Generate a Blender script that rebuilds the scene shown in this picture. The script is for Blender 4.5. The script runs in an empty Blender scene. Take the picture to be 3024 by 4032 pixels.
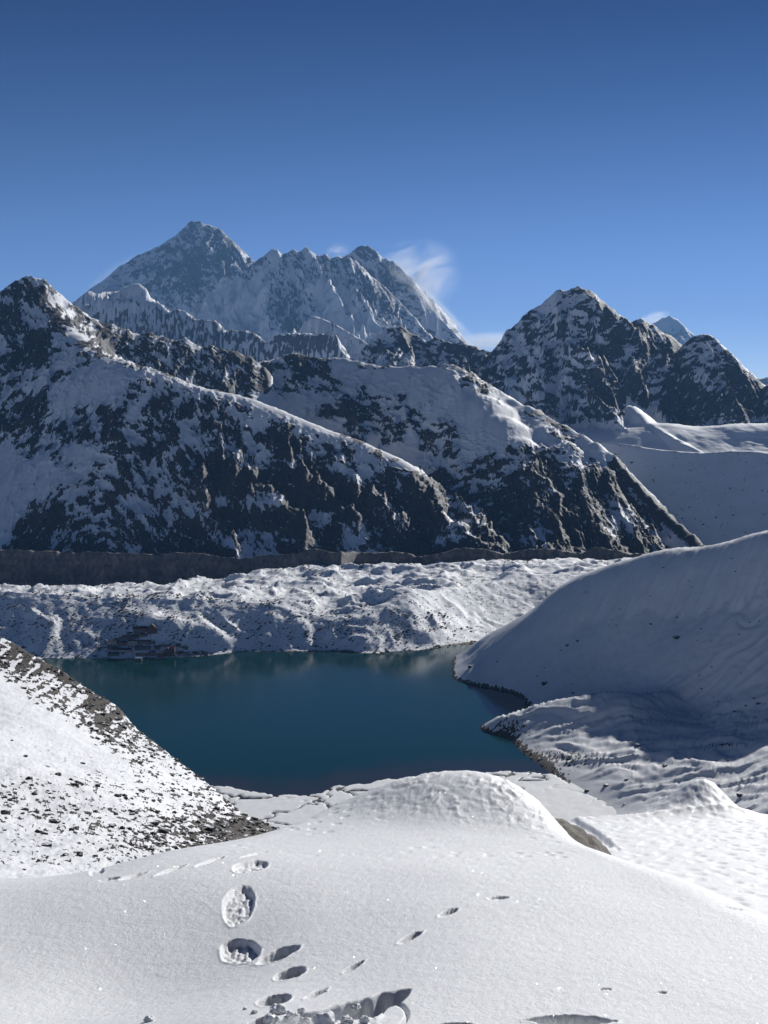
import bpy, bmesh, math, random
import numpy as np
from mathutils import Vector

# ------------------------------------------------------------------ camera, sky, sun, exposure
S = bpy.context.scene
PITCH = math.radians(4.0)
FOC = 5400.0
CX, CY = 1512.0, 2016.0
cam_d = bpy.data.cameras.new("camera")
cam_d.sensor_fit = 'VERTICAL'
cam_d.sensor_height = 36.0
cam_d.lens = 36.0 * FOC / 4032.0
cam_d.clip_start = 0.1
cam_d.clip_end = 200000.0
cam = bpy.data.objects.new("camera", cam_d)
S.collection.objects.link(cam)
cam.location = (0, 0, 0)
cam.rotation_euler = (math.radians(90) - PITCH, 0, 0)
S.camera = cam

SUN_AZ = math.radians(28.0)      # to the right of the view direction (+Y)
SUN_EL = math.radians(24.5)
SUN_DIR = Vector((math.sin(SUN_AZ) * math.cos(SUN_EL), math.cos(SUN_AZ) * math.cos(SUN_EL), math.sin(SUN_EL)))
W = bpy.data.worlds.new("World")
S.world = W
W.use_nodes = True
wn = W.node_tree.nodes
wl = W.node_tree.links
wn.clear()
sky = wn.new("ShaderNodeTexSky")
sky.sky_type = 'NISHITA'
sky.sun_disc = False
sky.sun_elevation = SUN_EL
sky.sun_rotation = SUN_AZ
sky.altitude = 5100
sky.air_density = 1.0
sky.dust_density = 0.0
sky.ozone_density = 5.0
bg = wn.new("ShaderNodeBackground")
bg.inputs['Strength'].default_value = 0.092
wo = wn.new("ShaderNodeOutputWorld")
gm = wn.new("ShaderNodeGamma")
gm.inputs['Gamma'].default_value = 1.45
wl.new(sky.outputs[0], gm.inputs[0])
# thin high air: the blue deepens quickly with height above the horizon
tcw = wn.new("ShaderNodeTexCoord"); sxw = wn.new("ShaderNodeSeparateXYZ")
wl.new(tcw.outputs['Generated'], sxw.inputs[0])
cr = wn.new("ShaderNodeValToRGB"); cr.color_ramp.interpolation = 'B_SPLINE'
els = cr.color_ramp.elements
for pos, col in ((0.0, (0.76, 0.50, 0.42)), (0.07, (0.73, 0.48, 0.41)), (0.168, (0.45, 0.35, 0.275)), (0.29, (0.040, 0.100, 0.145)), (0.50, (0.026, 0.078, 0.130)), (1.0, (0.024, 0.075, 0.125))):
    e_ = els.new(pos) if pos not in (0.0, 1.0) else els[0 if pos == 0.0 else -1]
    e_.color = (*col, 1)
wl.new(sxw.outputs[2], cr.inputs[0])
mw = wn.new("ShaderNodeMix"); mw.data_type = 'RGBA'; mw.blend_type = 'MULTIPLY'; mw.inputs[0].default_value = 1.0
wl.new(gm.outputs[0], mw.inputs[6]); wl.new(cr.outputs[0], mw.inputs[7])
wl.new(mw.outputs[2], bg.inputs[0])
wl.new(bg.outputs[0], wo.inputs[0])

sun_d = bpy.data.lights.new("sun", 'SUN')
sun_d.energy = 5.0
sun_d.angle = math.radians(0.5)
sun_d.color = (1.0, 0.98, 0.945)
sun = bpy.data.objects.new("sun", sun_d)
S.collection.objects.link(sun)
sun.rotation_euler = (-SUN_DIR).to_track_quat('-Z', 'Y').to_euler()
sun.location = (3000, 3000, 3000)

S.view_settings.view_transform = 'Standard'
S.view_settings.look = 'None'
S.view_settings.exposure = 0.12
S.view_settings.gamma = 1.0
S.view_settings.use_curve_mapping = False
S.render.engine = 'CYCLES'
S.cycles.use_denoising = True
S.cycles.max_bounces = 5
S.cycles.diffuse_bounces = 3
S.cycles.glossy_bounces = 2
S.cycles.transmission_bounces = 2
S.cycles.volume_bounces = 0
S.cycles.transparent_max_bounces = 8
S.cycles.use_adaptive_sampling = True
S.cycles.adaptive_threshold = 0.015

# ------------------------------------------------------------------ helpers: projection
cp, sp = math.cos(PITCH), math.sin(PITCH)

def P(px, py, d):
    """point of the place at forward distance d seen at photo pixel (px, py)"""
    up = (CY - py) / FOC
    Y = cp + up * sp
    s = d / Y
    return ((px - CX) / FOC * s, d, (up * cp - sp) * s)

def dlake(py, z=-420.0):
    """forward distance at which photo row py meets height z"""
    up = (CY - py) / FOC
    return z * (cp + up * sp) / (up * cp - sp)

def pix(x, y, z):
    f = y * cp - z * sp
    return CX + FOC * x / f, CY - FOC * (y * sp + z * cp) / f

def U(px, py=2016.0):
    up = (CY - py) / FOC
    return (px - CX) / FOC / (cp + up * sp)

# ------------------------------------------------------------------ helpers: noise
_rng = np.random.default_rng(7)
_ang = _rng.random(256) * 2 * np.pi
_GX, _GY = np.cos(_ang).astype(np.float32), np.sin(_ang).astype(np.float32)

def _hash(ix, iy, seed):
    h = (ix * np.int64(374761393) + iy * np.int64(668265263) + np.int64(seed * 1442695041)) & 0xffffffff
    h = ((h ^ (h >> 13)) * np.int64(1274126177)) & 0xffffffff
    return (h ^ (h >> 16)) & 0xffffffff

def perlin(x, y, seed=0):
    x0 = np.floor(x); y0 = np.floor(y)
    fx = (x - x0).astype(np.float32); fy = (y - y0).astype(np.float32)
    ix = x0.astype(np.int64); iy = y0.astype(np.int64)
    def g(i, j, dx, dy):
        k = _hash(ix + i, iy + j, seed) & 255
        return _GX[k] * dx + _GY[k] * dy
    u = fx * fx * fx * (fx * (fx * 6 - 15) + 10)
    v = fy * fy * fy * (fy * (fy * 6 - 15) + 10)
    a = g(0, 0, fx, fy); b = g(1, 0, fx - 1, fy)
    c = g(0, 1, fx, fy - 1); d = g(1, 1, fx - 1, fy - 1)
    return (a + u * (b - a)) * (1 - v) + (c + u * (d - c)) * v

def fbm(x, y, octv=5, seed=0, gain=0.5, lac=2.03):
    r = 0.0; a = 1.0; n = 0.0
    for i in range(octv):
        r = r + a * perlin(x, y, seed + i * 17); n += a
        x = x * lac + 13.7; y = y * lac + 7.3; a *= gain
    return r / n * 1.6

def ridged(x, y, octv=5, seed=0, gain=0.5, lac=2.07):
    r = 0.0; a = 1.0; n = 0.0; w = 1.0
    for i in range(octv):
        s = 1.0 - np.abs(perlin(x, y, seed + i * 31)) * 2.0
        s = s * s
        r = r + a * s * w; n += a
        w = np.clip(s * 1.6, 0, 1)
        x = x * lac + 3.1; y = y * lac + 11.9; a *= gain
    return r / n

def cell(x, y, seed=0):
    """distance to nearest jittered point, and second nearest"""
    ix = np.floor(x).astype(np.int64); iy = np.floor(y).astype(np.int64)
    f1 = np.full(x.shape, 9.0); f2 = np.full(x.shape, 9.0)
    for i in (-1, 0, 1):
        for j in (-1, 0, 1):
            h = _hash(ix + i, iy + j, seed)
            px = ix + i + (h & 1023) / 1023.0; py = iy + j + ((h >> 10) & 1023) / 1023.0
            d = np.hypot(x - px, y - py)
            f2 = np.minimum(f2, np.maximum(f1, d)); f1 = np.minimum(f1, d)
    return f1, f2

def sstep(a, b, x):
    t = np.clip((x - a) / (b - a), 0, 1)
    return t * t * (3 - 2 * t)

def smax(a, b, k):
    h = np.clip(0.5 + 0.5 * (a - b) / k, 0, 1)
    return b + (a - b) * h + k * h * (1 - h)

def smin(a, b, k):
    return -smax(-a, -b, k)

def uniform_rank(n):
    f = n.ravel()
    s = np.sort(f[:: max(1, f.size // 20000)])
    return (np.searchsorted(s, f) / s.size).reshape(n.shape)

# ------------------------------------------------------------------ helpers: ridge network and smooth interpolation
def ridge_field(x, y, ridges, k=25.0):
    best = np.full(x.shape, -1e5); dc = np.full(x.shape, 1e6)
    for rd in ridges:
        pts, s, r, crest = rd[:4]; fr = rd[4] if len(rd) > 4 else 1.0
        q = [P(*p) for p in pts]
        for a, b in zip(q[:-1], q[1:]):
            vx, vy = b[0] - a[0], b[1] - a[1]
            t = np.clip(((x - a[0]) * vx + (y - a[1]) * vy) / (vx * vx + vy * vy + 1e-9), 0, 1)
            dx_ = x - a[0] - t * vx
            if fr != 1.0: dx_ = np.where(dx_ > 0, dx_ * fr, dx_)
            ds = np.hypot(dx_, y - a[1] - t * vy)
            h = a[2] + (b[2] - a[2]) * t - s * (np.sqrt(ds * ds + r * r) - r)
            best = np.maximum(best, h) if k <= 0 else np.where(np.abs(best - h) < k, smax(best, h, k) - 0.0, np.maximum(best, h))
            if crest:
                dc = np.minimum(dc, ds)
    return best, dc

class TPS:
    """smooth surface through scattered points (x, y) -> z"""
    def __init__(self, pts, scale, smooth=1e-6, raw=False):
        q = np.array(pts if raw else [P(*p) for p in pts], float)
        self.s = scale
        X = q[:, :2] / scale; n = len(X)
        r = np.hypot(X[:, None, 0] - X[None, :, 0], X[:, None, 1] - X[None, :, 1])
        K = np.where(r > 0, r * r * np.log(r + 1e-12), 0) + np.eye(n) * smooth
        A = np.zeros((n + 3, n + 3)); A[:n, :n] = K; A[:n, n] = 1; A[:n, n + 1:] = X; A[n, :n] = 1; A[n + 1:, :n] = X.T
        b = np.zeros(n + 3); b[:n] = q[:, 2]
        self.w = np.linalg.solve(A, b); self.X = X
    def __call__(self, x, y):
        x = x / self.s; y = y / self.s; n = len(self.X)
        r = self.w[n] + self.w[n + 1] * x + self.w[n + 2] * y
        for i in range(n):
            q = (x - self.X[i, 0]) ** 2 + (y - self.X[i, 1]) ** 2
            r = r + self.w[i] * 0.5 * q * np.log(q + 1e-12)
        return r

_tabs = {}
def interp(px, table, sm=45.0):
    """table lookup along photo x, rounded off over sm pixels"""
    key = (id(table), sm)
    if key not in _tabs:
        t = np.array(table, float)
        xs = np.arange(-1400.0, 4500.0, 4.0)
        v = np.interp(xs, t[:, 0], t[:, 1])
        n = int(sm * 2.5 / 4) + 1
        k = np.exp(-0.5 * (np.arange(-n, n + 1) * 4.0 / sm) ** 2); k /= k.sum()
        v = np.convolve(np.pad(v, n, mode='edge'), k, mode='valid')
        _tabs[key] = (xs, v, table)
    xs, v, _ = _tabs[key]
    return np.interp(px, xs, v)

# ------------------------------------------------------------------ helpers: objects
def tag(o, label=None, cat=None, group=None, kind=None):
    if label: o['label'] = label
    if cat: o['category'] = cat
    if group: o['group'] = group
    if kind: o['kind'] = kind
    return o

def mesh_np(name, V, F, mat, smooth=True, attrs=None):
    me = bpy.data.meshes.new(name)
    V = np.asarray(V, np.float32); F = np.asarray(F, np.int32)
    me.vertices.add(len(V)); me.vertices.foreach_set("co", V.ravel())
    n = F.shape[1]
    me.loops.add(F.size); me.loops.foreach_set("vertex_index", F.ravel())
    me.polygons.add(len(F)); me.polygons.foreach_set("loop_start", np.arange(0, F.size, n, dtype=np.int32))
    me.polygons.foreach_set("use_smooth", np.full(len(F), smooth))
    me.update(calc_edges=True)
    for k, a in (attrs or {}).items():
        at = me.attributes.new(k, 'FLOAT', 'POINT'); at.data.foreach_set("value", np.asarray(a, np.float32).ravel())
    if mat: me.materials.append(mat)
    return me

def link(name, me, parent=None):
    o = bpy.data.objects.new(name, me); S.collection.objects.link(o)
    if parent: o.parent = parent
    return o

def patch(name, H, u0, u1, nu, d0, d1, nd, mat, label, attrs=None, eps=0.25, geo=False, hide=0.12):
    """heightfield on a fan grid; rows are spent where the slope faces the valley"""
    nc = 48
    uc = np.linspace(u0, u1, nc)
    dc = (np.geomspace if geo else np.linspace)(d0, d1, 320)
    D, UU = np.meshgrid(dc, uc)
    Z = H(UU * D, D, False)
    el = np.arctan2(Z, D)
    vis = el >= np.maximum.accumulate(el, axis=1) - 1e-9
    de = np.abs(np.diff(el, axis=1)) * np.where(vis[:, 1:], 1.0, hide)
    tot = de.sum(axis=1, keepdims=True)
    w = de + eps * tot / de.shape[1]
    kx = np.array([1, 2, 3, 2, 1]) / 9.0
    wp = np.pad(w, ((2, 2), (0, 0)), mode='edge')
    w = sum(kx[i] * wp[i:i + nc] for i in range(5))
    cum = np.concatenate([np.zeros((nc, 1)), np.cumsum(w, axis=1)], axis=1)
    cum /= cum[:, -1:]
    rows = np.stack([np.interp(np.linspace(0, 1, nd), cum[i], dc) for i in range(nc)])
    u = np.linspace(u0, u1, nu)
    Y = np.stack([np.interp(u, uc, rows[:, j]) for j in range(nd)])          # nd x nu
    X = Y * u[None, :]
    Z = H(X, Y, True)
    at = attrs(X, Y, Z) if attrs else {}
    V = np.stack([X, Y, Z], axis=-1).reshape(-1, 3)
    i = np.arange(nd * nu).reshape(nd, nu)
    F = np.stack([i[:-1, :-1], i[:-1, 1:], i[1:, 1:], i[1:, :-1]], axis=-1).reshape(-1, 4)
    me = mesh_np(name, V, F, mat, True, at)
    o = link(name, me)
    tag(o, label, kind='structure')
    return o

# ------------------------------------------------------------------ helpers: materials
def new_mat(name):
    m = bpy.data.materials.new(name); m.use_nodes = True
    nt = m.node_tree; b = nt.nodes['Principled BSDF']
    return m, nt, b

def node(nt, t, **kw):
    n = nt.nodes.new(t)
    for k, v in kw.items(): setattr(n, k, v)
    return n

def noise_node(nt, vec, scale, detail=6, rough=0.6, dist=0.0):
    n = node(nt, 'ShaderNodeTexNoise'); n.inputs['Scale'].default_value = scale
    n.inputs['Detail'].default_value = detail; n.inputs['Roughness'].default_value = rough
    n.inputs['Distortion'].default_value = dist
    nt.links.new(vec, n.inputs['Vector'])
    return n.outputs['Fac']

def mth(nt, op, a, b=None, c=None, clamp=False):
    n = node(nt, 'ShaderNodeMath', operation=op, use_clamp=clamp)
    for i, v in enumerate((a, b, c)):
        if v is None: continue
        if isinstance(v, (int, float)): n.inputs[i].default_value = v
        else: nt.links.new(v, n.inputs[i])
    return n.outputs[0]

def mixc(nt, f, a, b):
    n = node(nt, 'ShaderNodeMix', data_type='RGBA')
    for s, v in ((0, f), (6, a), (7, b)):
        if isinstance(v, (int, float)): n.inputs[s].default_value = v
        elif isinstance(v, tuple): n.inputs[s].default_value = (*v, 1)
        else: nt.links.new(v, n.inputs[s])
    return n.outputs[2]

def maprange(nt, v, a, b, c=0.0, d=1.0):
    n = node(nt, 'ShaderNodeMapRange', interpolation_type='SMOOTHSTEP')
    nt.links.new(v, n.inputs[0])
    for i, q in enumerate((a, b, c, d)): n.inputs[1 + i].default_value = q
    return n.outputs[0]

def snow_rock(name, scale, rock_a, rock_b, snow=(0.86, 0.87, 0.89), jitter=0.5, bump=1.0, soft=0.12, rough=0.7, third=None, dust=0.0, fine=1.0):
    """snow lying over rock; the vertex attribute 'rock' is how bare the place is"""
    m, nt, b = new_mat(name)
    geo = node(nt, 'ShaderNodeNewGeometry'); pos = geo.outputs['Position']
    at = node(nt, 'ShaderNodeAttribute', attribute_name='rock')
    n1 = noise_node(nt, pos, scale, 8, 0.65)
    n2 = noise_node(nt, pos, scale * 4.3, 6, 0.7)
    nn = mth(nt, 'ADD', mth(nt, 'MULTIPLY', mth(nt, 'SUBTRACT', n1, 0.5), jitter * 1.2), mth(nt, 'MULTIPLY', mth(nt, 'SUBTRACT', n2, 0.5), jitter))
    v = mth(nt, 'ADD', at.outputs['Fac'], nn)
    f = maprange(nt, v, 0.5 - soft, 0.5 + soft)
    rc = mixc(nt, maprange(nt, noise_node(nt, pos, scale * 1.7, 7, 0.7), 0.35, 0.65), rock_a, rock_b)
    if third:
        a3 = node(nt, 'ShaderNodeAttribute', attribute_name='warm')
        rc = mixc(nt, a3.outputs['Fac'], rc, third)
    sn = mixc(nt, maprange(nt, noise_node(nt, pos, scale * 0.35, 5, 0.6), 0.4, 0.7), snow, tuple(c * (1 - 0.08) for c in snow))
    if dust > 0:
        sn = mixc(nt, mth(nt, 'MULTIPLY', maprange(nt, noise_node(nt, pos, scale * 9, 4, 0.8), 0.52, 0.7), dust), sn, (0.25, 0.24, 0.24))
    nt.links.new(mixc(nt, f, sn, rc), b.inputs['Base Color'])
    b.inputs['Roughness'].default_value = rough
    b.inputs['Specular IOR Level'].default_value = 0.2
    bp = node(nt, 'ShaderNodeBump'); bp.inputs['Strength'].default_value = 0.6
    bp.inputs['Distance'].default_value = bump / scale * 0.25
    hgt = mth(nt, 'ADD', mth(nt, 'MULTIPLY', n1, 0.4), mth(nt, 'MULTIPLY', mth(nt, 'MULTIPLY', n2, f), 0.7))
    nt.links.new(hgt, bp.inputs['Height'])
    nt.links.new(bp.outputs[0], b.inputs['Normal'])
    return m

# ------------------------------------------------------------------ where rock shows through the snow (bare share 0-9, one figure per 50 photo pixels from row 850 down)
ROCKMAP = """
5555555555555555555555555555555555555555555555555555555555555
5555555555555355676555555555555555555555555555555555555555555
5555555555554666578552544556666555555555555555555555555555555
5555555555444578785662564666665554455555555555555555555555555
5555555444456678476634535455766554455555555555555555555555555
6676555333356578521125552134787544455555555556755555555555555
5667211001234564211126664123588655445555555233675555555554455
7635765543222332113226754223357643335555553344677555445555445
7644775665532243123224764332234543335555555565586766645555445
5688424688656455454433577622222885454543355445558866887445533
4678645688787675577524766632577666587665544465588578775346543
7687214324688677677634587432445445566665545556586575576456444
6542742211147868877762576743111111115665664546886786676468755
5423211111554665888842654552311111113565454445887875688657886
3676111113535735665311211146563513110012064655688887888888875
5775236575236486552411114777753262100000046655675685788777886
7665557386366716766447630016456565541000000566564266778566731
6464666576364832657368774333515416653210000253455124537522111
0363311247667464565337875567251014562332565333132211111111111
0211431336455786887546657734334312343676367743527311111111111
0011123547563458999987779884267567856555767666787211111111111
0112434368553466788978899999878688866566878667788511111111111
1234633583236446755432589999886887865667877877856711111111111
1267855546536343788878885479877588775577877788773467511111111
2688756457756578647788887655557678844567766788874466211111111
2887556656776768745335687773368898557777566788777786311111111
4888578766376887886334765774457888877777777788888876541111111
"""
_rows = [r for r in ROCKMAP.split("\n") if r.strip()]
_RM = np.array([[int(c) for c in (r + r[-1] * 70)[:61]] for r in _rows], float) / 9.0

def rockmap(px, py):
    fx = np.clip(px / 50.0 - 0.5, 0, 59.999); fy = np.clip((py - 850) / 50.0 - 0.5, 0, len(_rows) - 1.001)
    ix = fx.astype(int); iy = fy.astype(int); tx = fx - ix; ty = fy - iy
    tx = tx * tx * (3 - 2 * tx); ty = ty * ty * (3 - 2 * ty)
    return (_RM[iy, ix] * (1 - tx) + _RM[iy, ix + 1] * tx) * (1 - ty) + (_RM[iy + 1, ix] * (1 - tx) + _RM[iy + 1, ix + 1] * tx) * ty

# bedding directions: (photo x, y, angle below horizontal to the right)
BED = [(100, 1250, 60), (150, 1500, -35), (100, 1700, -40), (350, 1650, -52), (250, 2050, -55), (500, 1950, 62), (700, 1380, 38), (900, 1450, 36),
       (650, 1650, 60), (700, 1800, 55), (900, 1700, 50), (1000, 1550, 25), (1250, 1380, 20), (1150, 1500, 25), (1450, 1500, 10), (1500, 1600, 8),
       (1800, 1700, 12), (1200, 1850, 20), (1300, 1750, 35), (1400, 1950, 38), (1650, 2050, 35), (1500, 2150, 60), (1900, 1900, -25), (2100, 1850, 12),
       (2200, 2000, 55), (2400, 1950, 50), (1700, 1350, 15), (2100, 1350, -25), (2250, 1250, -30), (2300, 1500, 35), (2500, 1450, -45), (2700, 1450, -35),
       (2600, 1650, -55), (2200, 1600, 20), (900, 2050, 50), (700, 2050, 60), (750, 1000, 25), (600, 1120, -25), (850, 1180, 65), (1100, 1200, 50), (1350, 1100, 50), (2640, 1300, 20)]
BED = np.array(BED, float)

def bedded_noise(px, py, scale, seed, stretch=2.6):
    """noise drawn out along the local bedding, on the faces as they lie"""
    ks = np.array([-45.0, -10.0, 22.0, 55.0])
    w = np.zeros(px.shape + (4,)); tot = 0
    ang = 0.0
    for bx, by, a in BED:
        g = np.exp(-((px - bx) ** 2 + (py - by) ** 2) / (2 * 120.0 ** 2)) + 1e-9
        ang = ang + g * a; tot = tot + g
    ang = ang / tot
    for i, k in enumerate(ks):
        w[..., i] = np.clip(1 - np.abs(ang - k) / 33.0, 0, 1) + 1e-4
    w /= np.sqrt((w ** 2).sum(-1, keepdims=True))
    r = 0.0
    wx = fbm(px / 90, py / 90, 3, seed + 5) * 22
    wy = fbm(px / 90, py / 90, 3, seed + 9) * 22
    for i, k in enumerate(ks):
        c, s = math.cos(math.radians(k)), math.sin(math.radians(k))
        a = ((px + wx) * c + (py + wy) * s) / (scale * stretch); b = (-(px + wx) * s + (py + wy) * c) / scale
        r = r + w[..., i] * (fbm(a, b, 6, seed + i * 101, gain=0.68) + 0.35 * (ridged(a * 1.3, b * 1.3, 4, seed + i * 101 + 50) - 0.45))
    return r

def lowcon(px, py):
    return np.exp(-(((px - 700) / 330) ** 2 + ((py - 1420 - (px - 700) * 0.3) / 75) ** 2) ** 2)

def rock_attrs(scale=26.0, seed=3, soft=0.16, bias=0.0, warm=None, contrast=1.5):
    def f(X, Y, Z):
        px, py = pix(X, Y, Z)
        n = bedded_noise(px, py, scale, seed)
        # bare where the face is steepest, snowed up in the hollows
        rk = uniform_rank(n)
        ct = contrast - (contrast - 1.05) * lowcon(px, py)
        m = 0.5 + (rockmap(px, py) - 0.5) * ct - 0.02 + bias
        v = 0.5 + (m - rk) / (2 * soft)
        # snow caught on ledges inside the dark faces
        r2 = uniform_rank(bedded_noise(px, py, scale * 0.30, seed + 7, 4.5) + 0.25 * n)
        v = np.clip(v, -0.3, 1.3) - 1.1 * sstep(0.80, 0.95, r2 - 0.10 * np.clip(m - 0.6, 0, 1) + 0.16 * lowcon(px, py))
        a = {'rock': np.clip(v, -0.3, 1.3)}
        if warm is not None:
            a['warm'] = warm(px, py)
        return a
    return f

def gullies(X, Y, sx, sy, seed, octv=5):
    return ridged(X / sx, Y / sy, octv, seed, gain=0.55) - 0.45

def mountain(ridges, k, sx, sy, amp, jag=1.0, cap=260.0, seed=1, warpamp=40.0, floor=None, crestk=0.12, small=(14.0, 3.0), rough=None):
    def H(X, Y, detail):
        h0, dc = ridge_field(X, Y, [r for r in ridges if r[3]], 0)
        at = crestk + (1 - crestk) * sstep(0, cap, dc)
        if rough is not None:
            hb, _ = ridge_field(X, Y, ridges, k)
            rg = 0.16 + 0.84 * sstep(0.15, 0.6, rough(*pix(X, Y, hb)))
        else: rg = 1.0
        wx = fbm(X / 420, Y / 420, 3, seed + 50) * warpamp * at
        wy = fbm(X / 420, Y / 420, 3, seed + 60) * warpamp * at
        h, _ = ridge_field(X + wx, Y + wy, ridges, k)
        g = gullies(X + wx * 2, Y + wy, sx, sy, seed, 6 if detail else 3)
        h = h + g * amp * at * rg
        if detail:
            h = h + (fbm(X / small[0], Y / small[0], 4, seed + 70, gain=0.6)) * small[1] * jag * rg
        if floor is not None:
            h = smax(h, floor(X, Y), 20.0)
        return h
    return H

ROCK_NEAR = ((0.036, 0.037, 0.040), (0.070, 0.066, 0.062))
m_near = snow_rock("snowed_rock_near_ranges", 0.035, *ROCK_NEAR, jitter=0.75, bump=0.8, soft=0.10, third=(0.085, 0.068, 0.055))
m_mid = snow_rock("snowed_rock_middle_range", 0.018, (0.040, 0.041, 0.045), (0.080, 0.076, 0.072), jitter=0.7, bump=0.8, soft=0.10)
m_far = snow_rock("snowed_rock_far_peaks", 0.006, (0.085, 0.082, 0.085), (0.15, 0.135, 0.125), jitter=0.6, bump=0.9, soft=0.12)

# ------------------------------------------------------------------ the great pyramid, far left
ev = [
    ([(60, 1330, 25200), (150, 1270, 25300), (285, 1195, 25500), (365, 1133, 25700), (473, 1050, 25900), (547, 1004, 26000), (620, 972, 26000), (683, 932, 26000), (729, 900, 26000),
      (757, 868, 26000), (784, 871, 26000), (820, 886, 26050), (857, 895, 26100), (893, 932, 26200), (921, 964, 26300), (957, 1000, 26400), (998, 1035, 26500), (1060, 1080, 26600), (1150, 1150, 26700), (1300, 1250, 26800)], 1.0, 30, True),
    ([(757, 868, 26000), (720, 950, 25600), (690, 1000, 25300), (630, 1060, 24900), (560, 1130, 24500), (500, 1220, 24200)], 1.15, 40, False),
    ([(820, 886, 26000), (800, 960, 25700), (790, 1050, 25200), (735, 1150, 24600), (700, 1250, 24200)], 1.2, 40, False),
    ([(921, 964, 26300), (880, 1080, 25600), (840, 1180, 25000), (800, 1280, 24600)], 1.1, 40, False),
    ([(473, 1050, 25900), (440, 1130, 25300), (420, 1220, 24700)], 1.0, 40, False),
]
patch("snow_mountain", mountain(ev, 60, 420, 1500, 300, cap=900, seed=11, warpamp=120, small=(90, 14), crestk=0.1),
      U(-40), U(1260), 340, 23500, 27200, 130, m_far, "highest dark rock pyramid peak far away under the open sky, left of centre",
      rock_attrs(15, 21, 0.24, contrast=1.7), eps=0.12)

# ------------------------------------------------------------------ its long neighbour ridge with the pointed summits
nu_c = [(700, 1330, 22600), (800, 1240, 22500), (850, 1180, 22500), (930, 1105, 22500), (998, 1037, 22500), (1030, 1015, 22500), (1058, 996, 22500), (1072, 986, 22500), (1085, 985, 22520), (1103, 1002, 22550), (1130, 997, 22600), (1148, 989, 22600), (1158, 987, 22600), (1172, 998, 22600),
        (1190, 985, 22650), (1207, 977, 22650), (1225, 992, 22700), (1250, 1008, 22700), (1262, 1008, 22700), (1282, 1003, 22700), (1300, 1016, 22700), (1330, 1012, 22750), (1375, 1018, 22750), (1400, 1028, 22800), (1422, 1052, 22800), (1460, 1085, 22800), (1500, 1115, 22800), (1525, 1142, 22750),
        (1555, 1175, 22700), (1590, 1210, 22600), (1630, 1250, 22500), (1665, 1295, 22400), (1700, 1345, 22300), (1740, 1400, 22200)]
nu = [
    (nu_c, 1.15, 25, True),
    ([(1072, 986, 22500), (1075, 1060, 22150), (1060, 1140, 21800), (1080, 1220, 21300), (1120, 1300, 20800)], 1.25, 30, False),
    ([(1158, 987, 22600), (1190, 1070, 22200), (1215, 1150, 21800), (1240, 1230, 21300), (1300, 1330, 20800)], 1.3, 30, False),
    ([(1207, 977, 22650), (1250, 1060, 22200), (1320, 1160, 21700), (1400, 1260, 21200)], 1.3, 30, False),
    ([(1330, 1012, 22750), (1350, 1090, 22400), (1410, 1180, 21900), (1470, 1240, 21600), (1540, 1290, 21300)], 1.3, 30, False),
    ([(1400, 1028, 22800), (1440, 1120, 22400), (1450, 1200, 22100), (1560, 1260, 21700)], 1.3, 30, False),
    ([(930, 1105, 22500), (960, 1180, 22000), (960, 1260, 21500), (1000, 1330, 21100)], 1.2, 30, False),
    ([(1235, 1235, 21500), (1285, 1280, 21100), (1345, 1310, 20700), (1400, 1345, 20400), (1460, 1400, 20000)], 0.9, 20, False),
]
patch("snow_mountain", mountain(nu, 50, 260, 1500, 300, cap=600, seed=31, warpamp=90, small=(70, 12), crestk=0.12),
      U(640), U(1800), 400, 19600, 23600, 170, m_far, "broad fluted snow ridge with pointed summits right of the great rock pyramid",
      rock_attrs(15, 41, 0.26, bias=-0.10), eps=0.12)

# ------------------------------------------------------------------ pale summit behind it, snow blowing off its edge
lh = [
    ([(1250, 1080, 24500), (1335, 1015, 24300), (1370, 1003, 24200), (1405, 975, 24200), (1425, 965, 24200), (1450, 967, 24200), (1475, 985, 24200), (1500, 1018, 24200), (1520, 1018, 24100), (1545, 1030, 24000), (1568, 1045, 24000), (1585, 1085, 23900), (1597, 1130, 23800),
      (1625, 1160, 23700), (1660, 1195, 23600), (1700, 1225, 23500), (1735, 1260, 23400), (1775, 1300, 23300), (1820, 1345, 23200), (1860, 1400, 23100)], 1.1, 25, True),
    ([(1475, 985, 24200), (1500, 1060, 23800), (1540, 1110, 23500), (1580, 1200, 23200), (1640, 1280, 23000)], 1.3, 25, False),
    ([(1568, 1045, 24000), (1580, 1140, 23600), (1650, 1240, 23300)], 1.3, 25, False),
]
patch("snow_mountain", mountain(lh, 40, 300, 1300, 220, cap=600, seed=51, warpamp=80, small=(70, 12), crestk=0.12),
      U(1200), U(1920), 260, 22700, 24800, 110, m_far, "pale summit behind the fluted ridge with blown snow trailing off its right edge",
      rock_attrs(20, 61, 0.25, bias=-0.12), eps=0.12)

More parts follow.
